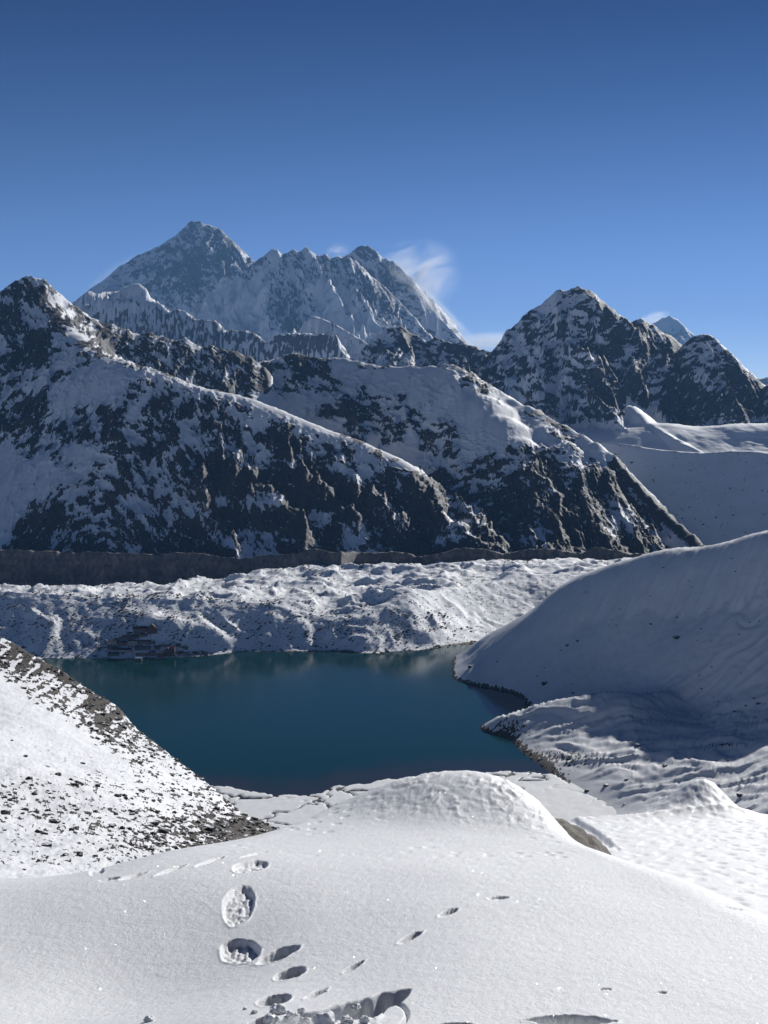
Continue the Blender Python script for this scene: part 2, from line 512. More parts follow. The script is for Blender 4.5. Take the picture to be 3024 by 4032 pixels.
# ------------------------------------------------------------------ distant cone far right, and the low ridge at the frame edge
mk = [
    ([(2480, 1300, 42000), (2550, 1290, 42000), (2580, 1270, 42000), (2610, 1250, 42000), (2635, 1240, 42000), (2662, 1255, 42000), (2690, 1285, 42000), (2720, 1310, 42100), (2745, 1330, 42200), (2780, 1370, 42200), (2850, 1450, 42200)], 1.0, 40, True),
    ([(2635, 1240, 42000), (2650, 1300, 41300), (2680, 1400, 40400)], 1.1, 50, False),
]
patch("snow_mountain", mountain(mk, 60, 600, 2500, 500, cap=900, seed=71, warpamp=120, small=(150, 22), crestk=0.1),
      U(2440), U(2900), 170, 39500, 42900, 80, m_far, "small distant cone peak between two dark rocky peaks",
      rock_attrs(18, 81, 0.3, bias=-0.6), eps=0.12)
fr = [
    ([(2780, 1500, 31000), (2860, 1410, 31000), (2870, 1408, 31000), (2900, 1440, 31000), (2945, 1480, 31000), (2975, 1492, 31000), (3024, 1488, 31000), (3090, 1470, 31000), (3200, 1520, 31000), (3400, 1560, 31000)], 0.9, 30, True),
    ([(2870, 1408, 31000), (2900, 1500, 30200), (2950, 1580, 29500)], 1.1, 40, False),
]
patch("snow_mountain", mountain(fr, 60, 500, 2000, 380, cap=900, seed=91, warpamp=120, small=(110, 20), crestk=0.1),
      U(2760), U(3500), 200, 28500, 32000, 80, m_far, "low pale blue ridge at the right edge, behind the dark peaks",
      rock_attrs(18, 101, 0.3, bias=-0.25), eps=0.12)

# ------------------------------------------------------------------ cliff range with the lit snow dome, before the pyramid
cl = [
    ([(60, 1330, 14200), (200, 1260, 14100), (300, 1190, 14000), (330, 1170, 14000), (352, 1148, 14000), (420, 1150, 14200), (480, 1141, 14200), (500, 1125, 14000), (528, 1115, 13900), (545, 1118, 13800), (560, 1160, 13700), (585, 1185, 13600), (620, 1190, 13500), (655, 1225, 13400), (672, 1230, 13400),
      (700, 1218, 13300), (722, 1222, 13200), (745, 1245, 13100), (770, 1258, 13000), (805, 1256, 13000), (840, 1262, 12900), (850, 1305, 12900), (880, 1310, 12800), (915, 1300, 12700), (965, 1302, 12700), (1000, 1315, 12600), (1045, 1350, 12500)], 1.3, 60, True),
    ([(1045, 1350, 12500), (1085, 1318, 12500), (1130, 1312, 12500), (1200, 1312, 12400), (1260, 1312, 12400), (1320, 1320, 12300), (1335, 1370, 12200), (1400, 1440, 12100)], 1.6, 15, True),
    ([(350, 1168, 13620), (400, 1172, 13600), (460, 1178, 13600), (540, 1176, 13600)], 1.6, 12, False),
    ([(1235, 1240, 15500), (1270, 1255, 15400), (1310, 1270, 15300), (1360, 1300, 15100), (1420, 1335, 14900), (1470, 1370, 14700), (1510, 1440, 14500)], 1.0, 20, True),
]
def cl_flutes(X, Y, Z):
    px, py = pix(X, Y, Z)
    n = fbm(px / 9.0, py / 42.0, 5, 111, gain=0.6) + 0.5 * fbm(px / 30, py / 30, 4, 112)
    rk = uniform_rank(n)
    bare = 0.42 * sstep(1185, 1290, py) * (1 - sstep(930, 1040, px)) + 0.12
    bare = np.where((px > 1080) & (px < 1330) & (py > 1316), 0.80 - 0.5 * sstep(1375, 1400, py), bare)
    bare = np.where((px > 800) & (px < 1080), 0.55, bare)
    bare = np.where((px > 1330) & (py > 1240), 0.22, bare)
    bare = bare * (1 - (1 - sstep(1168, 1180, py)) * sstep(345, 360, px) * (1 - sstep(540, 560, px)))
    bare = np.where(Y > 14400, np.minimum(bare, 0.15), bare)
    return {'rock': np.clip(0.5 + (bare - rk) / 0.44, -0.3, 1.3)}
patch("snow_mountain", mountain(cl, 20, 90, 900, 170, cap=300, seed=111, warpamp=25, small=(45, 8), crestk=0.06),
      U(-20), U(1620), 460, 11300, 16200, 120, snow_rock("snowed_cliffs", 0.012, (0.07, 0.068, 0.07), (0.15, 0.13, 0.115), jitter=0.7, bump=1.0),
      "fluted cliff range with a bright snow dome, in front of the great pyramid", cl_flutes, eps=0.1)

# ------------------------------------------------------------------ dark rocky peaks on the right
def c2(x, y, d): return (1400 + x / 1.0215, 1000 + y / 1.0215, d)
rp_c = [(1150, 1520, 9600), (1300, 1460, 9500), c2(0, 405, 9400), c2(60, 380, 9400), c2(100, 320, 9350), c2(125, 302, 9300), c2(180, 297, 9300), c2(240, 325, 9300), c2(290, 355, 9250), c2(320, 343, 9200), c2(345, 347, 9200), c2(370, 357, 9200), c2(405, 360, 9150), c2(430, 355, 9100), c2(455, 375, 9100),
        c2(480, 383, 9100), c2(515, 388, 9000), c2(542, 402, 9000), c2(560, 388, 8900), c2(590, 366, 8800), c2(613, 367, 8800), c2(630, 345, 8750), c2(650, 320, 8700), c2(680, 270, 8650), c2(700, 245, 8600), c2(735, 215, 8600), c2(780, 180, 8550), c2(822, 152, 8500), c2(848, 158, 8500),
        c2(870, 142, 8500), c2(895, 134, 8500), c2(915, 150, 8500), c2(938, 153, 8520), c2(962, 168, 8550), c2(975, 185, 8600), c2(1000, 215, 8650), c2(1015, 250, 8700), c2(1028, 290, 8750), c2(1045, 310, 8800), c2(1065, 298, 8800), c2(1090, 297, 8800), c2(1110, 285, 8800), c2(1125, 273, 8800), c2(1145, 268, 8800),
        c2(1160, 288, 8800), c2(1195, 290, 8800), c2(1225, 325, 8800), c2(1255, 330, 8800), c2(1270, 350, 8800), c2(1288, 392, 8800), c2(1310, 390, 8700), c2(1330, 370, 8600), c2(1365, 338, 8500), c2(1400, 330, 8500), c2(1428, 332, 8500), c2(1445, 355, 8500), c2(1465, 390, 8500), c2(1500, 440, 8500),
        c2(1530, 480, 8500), c2(1560, 512, 8500), c2(1600, 545, 8500), c2(1630, 545, 8400), c2(1659, 535, 8300), (3080, 1540, 8300), (3130, 1500, 8200), (3220, 1400, 8150), (3330, 1260, 8100), (3420, 1180, 8100), (3550, 1130, 8100)]  # last points: unseen ridge added past the frame edge to shade the floor
rp = [
    (rp_c, 1.0, 12, True),
    ([c2(822, 152, 8500), c2(830, 240, 8300), c2(900, 330, 8050), c2(930, 450, 7800), c2(960, 560, 7500), c2(1040, 660, 7200), c2(1110, 740, 7000)], 1.15, 34, False),
    ([c2(735, 215, 8600), c2(740, 340, 8200), c2(720, 480, 7800), c2(760, 600, 7500), c2(900, 740, 7000)], 1.05, 34, False),
    ([c2(650, 320, 8700), c2(600, 450, 8300), c2(560, 540, 8000), c2(560, 620, 7700)], 1.0, 34, False),
    ([c2(1145, 268, 8800), c2(1120, 400, 8400), c2(1130, 520, 8000), c2(1200, 640, 7700), c2(1260, 740, 7400)], 1.15, 34, False),
    ([c2(1255, 330, 8800), c2(1240, 450, 8400), c2(1330, 600, 7900), c2(1440, 700, 7500)], 1.15, 34, False),
    ([c2(1400, 330, 8500), c2(1400, 440, 8200), c2(1480, 560, 7900), c2(1560, 670, 7600)], 1.1, 34, False),
    ([c2(180, 297, 9300), c2(160, 380, 8900), c2(140, 460, 8500)], 1.1, 34, False),
    ([c2(480, 383, 9100), c2(440, 440, 8800), c2(430, 500, 8500)], 1.1, 34, False),
]
_rpf = TPS([(2560, 1670, 7080), (2700, 1700, 7020), (2900, 1690, 7050), (2300, 1762, 6850), (2400, 1764, 6850), (2100, 1745, 7000), (3060, 1665, 7150), (3300, 1650, 7300), (2560, 1772, 6800), (2700, 1778, 6800), (2900, 1768, 6850), (3060, 1755, 6900),
            (2400, 1810, 6200), (2700, 1815, 6200), (3000, 1815, 6200), (3300, 1800, 6200), (2240, 1800, 6500), (1900, 1770, 6600), (1300, 1640, 8600), (2600, 1690, 8600), (3200, 1690, 8600), (2560, 1680, 7400), (2800, 1695, 7400), (3060, 1685, 7500), (3300, 1670, 7700), (2600, 1685, 7900), (3000, 1685, 7950)], 3000.0, 1e-4)
_tal = [([c2(1105, 605, 7350), c2(1180, 680, 7080), c2(1290, 745, 6870), c2(1400, 800, 6650)], 1.3, 22, False, 0.60)]
def rp_floor(X, Y):
    return smax(_rpf(X, Y), ridge_field(X, Y, _tal, 20)[0], 12.0) + fbm(X / 260, Y / 260, 4, 131) * 16 * sstep(-500, 1200, X)
def rp_attr(X, Y, Z):
    a = rock_attrs(21, 121, 0.16)(X, Y, Z)
    px, py = pix(X, Y, Z)
    fl = rp_floor(X, Y)
    on = sstep(12, 40, Z - fl) * (1 - np.exp(-((py - (1590 + (px - 2470) * 0.68)) / 34) ** 2) * (px > 2465) * (px < 2790))
    a['rock'] = a['rock'] * on + (1 - on) * (-0.05 + 0.25 * sstep(0.1, 0.5, fbm(X / 60, Y / 60, 3, 133)))
    return a
_mp = mountain(rp, 45, 150, 560, 125, cap=300, seed=121, warpamp=45, small=(30, 8.0), crestk=0.12)
def rp_H(X, Y, detail):
    return smax(_mp(X, Y, detail), rp_floor(X, Y), 15.0)
patch("rocky_mountain", rp_H, U(1240), U(3500), 480, 5900, 10000, 230, m_mid, "dark rocky peaks with a blunt main summit and two lower ones, on the right",
      rp_attr, eps=0.12)

# ------------------------------------------------------------------ near ranges above the glacier
left_c = [(-700, 1560, 5700), (-400, 1350, 5700), (-150, 1230, 5650), (-40, 1200, 5600), (0, 1185, 5600), (30, 1150, 5600), (60, 1112, 5600), (85, 1103, 5600), (110, 1093, 5600), (140, 1097, 5600), (175, 1104, 5620), (200, 1130, 5650), (240, 1165, 5700), (275, 1198, 5720), (310, 1215, 5750), (335, 1240, 5800),
          (380, 1262, 5850), (440, 1280, 5900), (500, 1300, 5950), (540, 1318, 6000), (590, 1312, 6000), (640, 1328, 6050), (700, 1345, 6100), (730, 1335, 6150), (800, 1372, 6200), (830, 1362, 6200), (880, 1378, 6250), (930, 1385, 6300), (985, 1405, 6350), (1010, 1430, 6350), (1040, 1450, 6300), (1055, 1500, 6100), (1050, 1560, 5900)]
near_r = [
    (left_c, 0.78, 8, True),
    # front spur with the sunlit snow crest
    ([(130, 1130, 5600), (230, 1250, 5350), (290, 1320, 5150), (370, 1390, 4950), (470, 1420, 4800), (580, 1455, 4650), (640, 1478, 4640), (700, 1503, 4620), (780, 1528, 4610), (850, 1545, 4600), (930, 1560, 4600), (1000, 1583, 4590), (1080, 1615, 4580), (1150, 1645, 4560), (1220, 1675, 4550), (1300, 1705, 4540),
      (1370, 1728, 4520), (1420, 1750, 4500), (1500, 1785, 4460), (1560, 1815, 4420), (1622, 1858, 4380)], 0.82, 62, True),
    ([(1622, 1858, 4380), (1640, 1900, 4300), (1700, 1990, 4170), (1790, 2060, 4050), (1900, 2130, 3900), (1990, 2180, 3780)], 0.85, 18, False),
    # ribs down its face
    ([(580, 1455, 4650), (520, 1520, 4560), (450, 1590, 4480), (380, 1680, 4330), (250, 1830, 4100), (150, 1960, 3950), (80, 2090, 3800), (30, 2190, 3690)], 0.75, 18, False),
    ([(450, 1590, 4480), (470, 1720, 4280), (490, 1850, 4100), (520, 2000, 3920), (560, 2180, 3700)], 0.85, 18, False),
    ([(640, 1478, 4640), (610, 1600, 4500), (680, 1750, 4270), (760, 1830, 4150), (820, 1960, 3980), (900, 2090, 3830), (950, 2180, 3710)], 0.85, 18, False),
    ([(850, 1545, 4600), (840, 1680, 4400), (930, 1790, 4250), (1040, 1900, 4100), (1140, 2000, 3970), (1200, 2100, 3830), (1260, 2180, 3720)], 0.85, 18, False),
    ([(1080, 1615, 4580), (1100, 1740, 4400), (1190, 1850, 4250), (1330, 1960, 4080), (1440, 2060, 3930), (1530, 2180, 3730)], 0.85, 18, False),
    ([(1250, 1690, 4540), (1310, 1790, 4400), (1400, 1880, 4260), (1490, 1960, 4130), (1600, 2050, 3980), (1700, 2180, 3740)], 0.85, 18, False),
    # left peak's own ribs and the bowl between
    ([(110, 1093, 5600), (80, 1250, 5350), (60, 1400, 5130), (-30, 1560, 4900), (-150, 1700, 4700), (-300, 1900, 4400)], 0.75, 22, False),
    ([(230, 1250, 5350), (180, 1400, 5130), (110, 1560, 4880), (60, 1700, 4700)], 0.75, 22, False),
    ([(370, 1390, 4950), (330, 1560, 4700), (250, 1680, 4520), (150, 1800, 4350)], 0.70, 22, False),
    ([(-700, 1560, 5700), (-600, 1800, 5000), (-550, 2150, 4200)], 0.7, 24, False),
    # middle snow ridge, the rounded one
    ([(1000, 1440, 6300), (1040, 1425, 6250), (1100, 1412, 6200), (1165, 1392, 6100), (1240, 1410, 6000), (1320, 1412, 5900), (1360, 1415, 5850), (1400, 1425, 5800), (1460, 1438, 5700), (1530, 1444, 5600), (1620, 1446, 5500), (1700, 1444, 5400), (1760, 1440, 5350), (1800, 1450, 5300), (1850, 1478, 5250),
      (1900, 1508, 5200), (1960, 1545, 5130), (2020, 1578, 5050), (2080, 1606, 4980), (2150, 1645, 4900), (2220, 1678, 4820), (2290, 1715, 4740), (2350, 1752, 4660), (2400, 1788, 4590)], 0.74, 26, True, 1.5),
    ([(2400, 1788, 4590), (2420, 1800, 4560), (2460, 1850, 4470), (2510, 1905, 4380), (2560, 1960, 4280), (2610, 2010, 4180), (2680, 2070, 4060), (2730, 2110, 3960), (2775, 2155, 3850), (2830, 2220, 3700)], 0.95, 14, True, 1.8),
    ([(1165, 1392, 6100), (1170, 1480, 5850), (1200, 1560, 5650)], 0.75, 24, False),
    ([(1420, 1428, 5780), (1400, 1560, 5450), (1440, 1640, 5250), (1500, 1720, 5050)], 0.70, 20, False),
    ([(1620, 1446, 5500), (1620, 1600, 5200), (1700, 1750, 4850), (1760, 1880, 4550), (1830, 2000, 4250), (1900, 2100, 4000)], 0.72, 30, False),
    ([(1770, 1442, 5340), (1825, 1488, 5150), (1885, 1560, 4980), (1955, 1640, 4820), (2035, 1730, 4660), (2120, 1815, 4520), (2165, 1940, 4290), (2210, 2180, 3780)], 0.80, 60, False, 0.8),
    ([(2080, 1606, 4980), (2150, 1680, 4790), (2230, 1755, 4630), (2300, 1835, 4470), (2335, 1990, 4160), (2400, 2180, 3780)], 0.85, 45, False, 1.0),
    ([(2350, 1752, 4660), (2400, 1860, 4450), (2450, 1960, 4260), (2530, 2060, 4060), (2600, 2180, 3800)], 0.78, 22, False, 1.7),
]
left_c = [(p_[0], p_[1], 5600 + (p_[2] - 5600) * 0.35 if p_[2] > 5600 and p_[0] > 0 else p_[2]) for p_ in left_c]
near_r[0] = (left_c,) + near_r[0][1:] + (1.7,)
# the ribs stand only a little out of the face
for i_ in range(3, 9):
    r_ = near_r[i_]; p0 = P(*r_[0][0]); q_ = [r_[0][0]]
    for (x_, y_, d_) in r_[0][1:]:
        k_ = P(x_, y_, 1.0)[2]
        dn = (p0[2] + 42 - 0.8 * p0[1]) / (k_ - 0.8)
        q_.append((x_, y_, d_ + 0.62 * (dn - d_)))
    near_r[i_] = (q_,) + r_[1:]
_nr = mountain(near_r, 22, 80, 420, 40, cap=150, seed=141, warpamp=20, small=(13, 2.2), crestk=0.06, rough=rockmap)
_bowl = TPS([(-400, 1900, 4300), (-100, 1900, 4350), (0, 1800, 4450), (0, 1950, 4200), (60, 2080, 3950), (-300, 2150, 3800), (-50, 2160, 3750), (200, 1750, 4500), (1150, 1620, 5500), (1300, 1700, 5300), (1450, 1790, 5100), (1600, 1830, 4900), (500, 2350, 3700), (1500, 2350, 3700), (2500, 2350, 3700)], 1500.0, 1e-3)
def near_H(X, Y, detail):
    h = _nr(X, Y, detail)
    if detail:
        px, py = pix(X, Y, h)
        n = bedded_noise(px, py, 26.0, 3)
        rk = uniform_rank(n)
        m = rockmap(px, py)
        bare = sstep(-0.12, 0.12, m - rk)
        # the bedded rock stands out of the snow in steps
        h = h + (ridged(X / 34, Y / 40, 4, 371) - 0.4) * 7 * sstep(0.35, 0.6, m) * (py < 1520)
        keep = sstep(5, 60, ridge_field(X, Y, near_r[:2] + near_r[13:15], 0)[1])
        h = h + (bare * 3.0 + (0.5 - rk) * 9.0 * m) * keep
    return h
def warm_lower(px, py):
    return sstep(0.1, 0.9, fbm(px / 160, py / 160, 4, 333) * 0.8 + 0.4) * sstep(1600, 1950, py)
SPUR = [(580, 1455), (640, 1478), (700, 1503), (780, 1528), (850, 1545), (930, 1560), (1000, 1583), (1080, 1615), (1150, 1645), (1220, 1675), (1300, 1705)]
def near_attr(X, Y, Z):
    a = rock_attrs(26, 3, 0.13, warm=warm_lower, contrast=1.75)(X, Y, Z)
    px, py = pix(X, Y, Z)
    # wind-packed snow on the spur crest and along the rounded ridge
    sc = np.interp(px, [q[0] for q in SPUR], [q[1] for q in SPUR])
    cap = np.exp(-((py - sc - 6) / (16 + 8 * fbm(px / 40, px * 0, 2, 361))) ** 2) * (px > 560) * (px < 1330) * (Y < 4760)
    a['rock'] = a['rock'] - 1.6 * cap
    rc = np.interp(px, [2400, 2460, 2560, 2680, 2775, 2830], [1788, 1850, 1960, 2070, 2155, 2220])
    a['rock'] = a['rock'] + 1.1 * np.exp(-((py - rc - 20) / 60) ** 2) * sstep(2400, 2480, px) + 1.2 * np.exp(-((px - 1045) / 35) ** 2 - ((py - 1480) / 70) ** 2)
    return a
patch("rocky_mountain", near_H, U(-420), U(2880), 800, 3640, 6600, 400, m_near, "steep rocky range streaked with snow above the glacier, filling the left and centre",
      near_attr, eps=0.10, hide=0.06)

# ------------------------------------------------------------------ wide smooth snow slope behind, on the right
tr = TPS([(2100, 1700, 5000), (2300, 1722, 5000), (2400, 1738, 5000), (2500, 1752, 5000), (2600, 1768, 5000), (2700, 1776, 5000), (2770, 1780, 5000), (2850, 1776, 5000), (2950, 1772, 5000), (3024, 1778, 5000), (3200, 1800, 5000), (3450, 1800, 5000), (2350, 1860, 4890), (2350, 1950, 4774), (2350, 2050, 4650), (2350, 2180, 4499), (2350, 2330, 4336), (2600, 1860, 4890), (2600, 1950, 4774), (2600, 2050, 4650), (2600, 2180, 4499), (2600, 2330, 4336), (2850, 1860, 4890), (2850, 1950, 4774), (2850, 2050, 4650), (2850, 2180, 4499), (2850, 2330, 4336), (3100, 1860, 4890), (3100, 1950, 4774), (3100, 2050, 4650), (3100, 2180, 4499), (3100, 2330, 4336), (3400, 1860, 4890), (3400, 1950, 4774), (3400, 2050, 4650), (3400, 2180, 4499), (3400, 2330, 4336)], 2000.0, 1e-6)
def tr_H(X, Y, detail):
    h = tr(X, Y)
    edge = tr(X / Y * 5000, np.full_like(Y, 5000.0))
    back = edge - (Y - 5000) * 0.30
    h = np.where(Y > 5000, back, h)
    h = h + fbm(X / 350, Y / 350, 3, 151) * 5 * sstep(5000, 4800, Y)
    if detail:
        h = h + fbm(X / 45, Y / 45, 4, 153) * 1.8
    return h
def tr_attr(X, Y, Z):
    px, py = pix(X, Y, Z)
    n = fbm(px / 9, py / 6, 4, 155)
    b = 0.035 + 0.03 * sstep(0, 1, fbm(px / 200, py / 200, 2, 156))
    return {'rock': np.clip(0.5 + (b - uniform_rank(n)) / 0.12, -0.4, 1.1)}
patch("snow_slope", tr_H, U(2120), U(3500), 260, 3800, 5500, 130, m_near, "wide smooth snow slope with a sharp upper edge, under the dark right-hand peaks", tr_attr, eps=0.2)

# ------------------------------------------------------------------ far moraine wall of bare rubble
wall_top = [(-500, 2150), (0, 2163), (200, 2168), (330, 2172), (560, 2178), (620, 2185), (690, 2172), (800, 2178), (880, 2195), (960, 2195), (1050, 2185), (1130, 2182), (1180, 2178), (1210, 2163), (1260, 2158), (1290, 2172), (1350, 2172), (1380, 2170), (1450, 2175), (1560, 2172), (1610, 2178), (1650, 2190),
            (1700, 2185), (1760, 2170), (1800, 2155), (1880, 2158), (1930, 2165), (1990, 2180), (2080, 2160), (2200, 2162), (2290, 2178), (2340, 2150), (2420, 2165), (2500, 2178), (2700, 2185), (3200, 2190)]
def tz(py, d):
    up = (CY - py) / FOC
    return (up * cp - sp) * d / (cp + up * sp)
wall_d = [(-500, 3600), (0, 3560), (600, 3560), (760, 3540), (1000, 3540), (1120, 3480), (1180, 3420), (1300, 3420), (1340, 3300), (1380, 3450), (1700, 3450), (2000, 3500), (2600, 3560), (3200, 3600)]
def wall_H(X, Y, detail):
    px = CX + FOC * X / Y * (cp - 0.03 * sp)
    dt = interp(px, wall_d, 22.0) + fbm(px / 160, px * 0 + 3.3, 4, 163) * 30
    tz_ = tz(interp(px, wall_top, 8.0) + (fbm(px / 30, px * 0 + 1.3, 4, 161) * 5 if detail else 0), dt)
    g = ridged(X / 26, Y / 90, 4, 165) - 0.4
    dd = dt - Y
    front = tz_ - np.clip(dd, 0, 400) * 1.15 * (1 - 0.18 * sstep(40, 90, dd)) + g * 13 * sstep(2, 40, dd)
    back = tz_ - np.clip(-dd, 0, None) * 0.45
    h = np.where(dd > 0, front, back)
    if detail: h = h + fbm(X / 9, Y / 9, 4, 167) * 1.5 * sstep(-5, 20, dd)
    return np.maximum(h, -520.0)
def wall_attr(X, Y, Z):
    px, py = pix(X, Y, Z)
    top = interp(px, wall_top, 8.0)
    n = uniform_rank(fbm(px / 14, py / 30, 5, 169, gain=0.6))
    b = 1.25 - 0.55 * sstep(2255, 2320, py) * (1 - sstep(500, 700, px)) * (1 - sstep(0, 200, np.abs(px - 0)) * 0.4)
    b = b - 0.35 * sstep(18, 6, py - top + n * 8) * sstep(0.4, 0.6, fbm(px / 60, py / 60, 3, 170) + 0.4)
    return {'rock': np.clip(0.5 + (b - n) / 0.3, -0.3, 1.5), 'warm': sstep(-0.15, 0.55, fbm(px / 16 + 1.5 * fbm(px / 60, py / 40, 2, 173), py / 85, 5, 171, gain=0.65) + 0.45 * fbm(px / 130, py / 30, 3, 172))}
m_wall = snow_rock("rubble_wall", 0.05, (0.075, 0.073, 0.075), (0.15, 0.14, 0.13), jitter=0.5, bump=1.6, third=(0.30, 0.245, 0.20))
patch("moraine_wall", wall_H, U(-480), U(3150), 560, 3230, 3720, 90, m_wall, "long eroded brown-grey rubble wall along the far side of the glacier", wall_attr, eps=0.15)

# ------------------------------------------------------------------ glacier under snowed rubble, and the near moraine above the lake
gl = TPS([(-500, 2330, 2620), (0, 2322, 2600), (200, 2330, 2600), (450, 2350, 2590), (620, 2358, 2590), (850, 2350, 2600), (1000, 2345, 2610), (1150, 2385, 2590), (1330, 2420, 2560), (1450, 2385, 2600), (1590, 2335, 2640), (1720, 2330, 2700), (1900, 2330, 2750), (2100, 2350, 2650), (2400, 2300, 2650), (2900, 2260, 2700), (3400, 2200, 2700),
          (0, 2330, 2900), (700, 2330, 2900), (1100, 2330, 2850), (1400, 2330, 2850), (1700, 2290, 2950), (2100, 2270, 2950), (2600, 2250, 2950),
          (-400, 2320, 3400), (300, 2320, 3400), (700, 2300, 3400), (1100, 2245, 3300), (1500, 2240, 3250), (1900, 2225, 3300), (2300, 2215, 3300), (2800, 2210, 3300),
          (0, 2330, 3620), (800, 2300, 3620), (1500, 2235, 3620), (2200, 2205, 3620), (3000, 2200, 3620), (3400, 2190, 3300)], 1500.0, 1e-5)
# foot of the near moraine where it meets the lake, by photo x
shore = [(-600, 2590), (100, 2592), (200, 2602), (300, 2602), (450, 2604), (560, 2602), (700, 2592), (850, 2580), (940, 2567), (1100, 2566), (1250, 2566), (1340, 2566), (1450, 2574), (1560, 2573), (1650, 2562), (1750, 2545), (1830, 2532), (1900, 2525), (2100, 2520), (3000, 2520)]
crest_d = [(-600, 2570), (0, 2560), (600, 2560), (1000, 2560), (1330, 2545), (1500, 2570), (1590, 2600), (1700, 2700), (1850, 2820), (2050, 2950), (2300, 3000), (3400, 3000)]
def mor_H(X, Y, detail):
    px = CX + FOC * X / Y * (cp - 0.16 * sp)
    ds = dlake_np(interp(px, shore, 14.0))
    dcr = interp(px, crest_d)
    top = gl(X, np.maximum(Y, dcr))
    # hummocks of the debris-covered ice
    hum = ridged(X / 150 + 0.2 * fbm(X / 90, Y / 90, 2, 190), Y / 190, 5, 181) - 0.35
    hum2 = fbm(X / 55, Y / 75, 5, 183)
    off = sstep(dcr - 30, dcr + 60, Y)
    top = top + (hum * 24 + hum2 * 7) * off * (1 - 0.5 * sstep(3300, 3500, Y))
    top = top + (0 if not detail else fbm(X / 16, Y / 18, 4, 185) * 2.2)
    # face of the moraine, with spurs and gullies running down to the water
    t = (Y - ds) / (dcr - ds)
    spur = ridged(X / 190 + 0.3 + 0.45 * fbm(X / 130, Y / 130, 2, 198), Y / 420, 3, 187) - 0.5
    spur2 = ridged(X / 60 + 0.25 * fbm(X / 80, Y / 80, 2, 188), Y / 200, 4, 189) - 0.5
    fan = 0.10 + 0.0 * t
    prof = np.where(t < 0.10, t * 0.25, 0.025 + (t - 0.10) * 0.975 / 0.90)
    prof = 0.6 * prof + 0.4 * np.clip(prof, 0, 1) ** 1.25
    cut = np.sin(np.clip(t, 0, 1) * np.pi)
    face = -420.0 + (top + 420.0) * np.clip(prof, -0.3, 1) + (spur * 24 + spur2 * 3.5) * cut
    # spurs: two that end in the lit right-hand face
    for (a, b, hgt, wd) in (((1590, 2335, 2600), (1765, 2535, 2430), 16, 75), ((1335, 2418, 2545), (1420, 2540, 2430), 10, 55), ((240, 2325, 2560), (300, 2560, 2410), 12, 60), ((520, 2350, 2560), (470, 2480, 2460), 14, 45)):
        A = P(*a); B = P(*b)
        vx, vy = B[0] - A[0], B[1] - A[1]
        q = np.clip(((X - A[0]) * vx + (Y - A[1]) * vy) / (vx * vx + vy * vy), 0, 1)
        ds_ = np.hypot(X - A[0] - q * vx, Y - A[1] - q * vy)
        face = face + hgt * np.exp(-ds_ / wd) * cut * (1 - 0.4 * q)
    # knoll the village stands on
    vx0, vy0, _ = P(640, 2520, 2440)
    face = face + 20 * np.exp(-(((X - vx0) / 75) ** 2 + ((Y - vy0) / 55) ** 2)) * sstep(0.0, 0.25, t)
    # low hump right of the village
    hx, hy, _ = P(870, 2530, 2440)
    face = face + 14 * np.exp(-(((X - hx) / 45) ** 2 + ((Y - hy) / 40) ** 2)) * sstep(0.0, 0.25, t)
    if detail:
        face = face + fbm(X / 22, Y / 24, 5, 191) * 1.5 * sstep(0.0, 0.2, t) + fbm(X / 5, Y / 7, 3, 192) * 0.5 * sstep(0, 0.05, t)
    h = np.where(Y > dcr, top, np.minimum(face, top + 25))
    h = smin(h, np.where(Y > dcr, 1e4, h + 50), 1) if False else h
    return h
def dlake_np(py, z=-420.0):
    up = (CY - py) / FOC
    return z * (cp + up * sp) / (up * cp - sp)
def mor_attr(X, Y, Z):
    px, py = pix(X, Y, Z)
    ds = dlake_np(interp(px, shore, 14.0))
    n = uniform_rank(fbm(px / 11, py / 7, 5, 193, gain=0.65))
    b = 0.10 + 0.10 * sstep(0.0, 0.6, fbm(px / 130, py / 60, 3, 194))
    b = b + 0.30 * np.exp(-((px - 480) / 38) ** 2 - ((py - 2410) / 70) ** 2) + 0.3 * np.exp(-((px - 290) / 22) ** 2 - ((py - 2450) / 60) ** 2)
    b = b + 0.35 * np.exp(-((px - 205) / 16) ** 2 - ((py - 2530) / 40) ** 2) + 0.22 * np.exp(-((px - 1380) / 70) ** 2 - ((py - 2480) / 40) ** 2)
    b = b + 0.16 * np.exp(-((px - 1600) / 90) ** 2 - ((py - 2480) / 40) ** 2) + 0.15 * np.exp(-((px - 720) / 90) ** 2 - ((py - 2500) / 25) ** 2)
    b = b + 0.40 * sstep(2255, 2215, py) * sstep(1500, 1000, px) * sstep(0.3, 0.6, fbm(px / 60, py / 18, 3, 195) + 0.4)
    b = b + 0.45 * sstep(0.35, 0.6, fbm(px / 70, py / 22, 3, 196)) * sstep(2390, 2300, py)
    b = b + 0.8 * sstep(8, 0, Y - ds - 2)
    b = b * np.where((Y - ds) < 45, 0.55, 1.0) + 0.9 * sstep(7, 2, Y - ds)
    return {'rock': np.clip(0.5 + (b - n) / 0.30, -0.4, 1.3), 'warm': sstep(0.3, 0.6, fbm(px / 50, py / 50, 3, 197) + 0.3)}
m_mor = snow_rock("snowed_rubble", 0.09, (0.055, 0.053, 0.052), (0.12, 0.11, 0.10), jitter=0.7, bump=1.2, soft=0.14, third=(0.10, 0.078, 0.055))
patch("glacier", mor_H, U(-450), U(3300), 660, 2190, 3640, 240, m_mor, "snow covered rubble glacier and the moraine bank falling from it to the lake", mor_attr, eps=0.15)

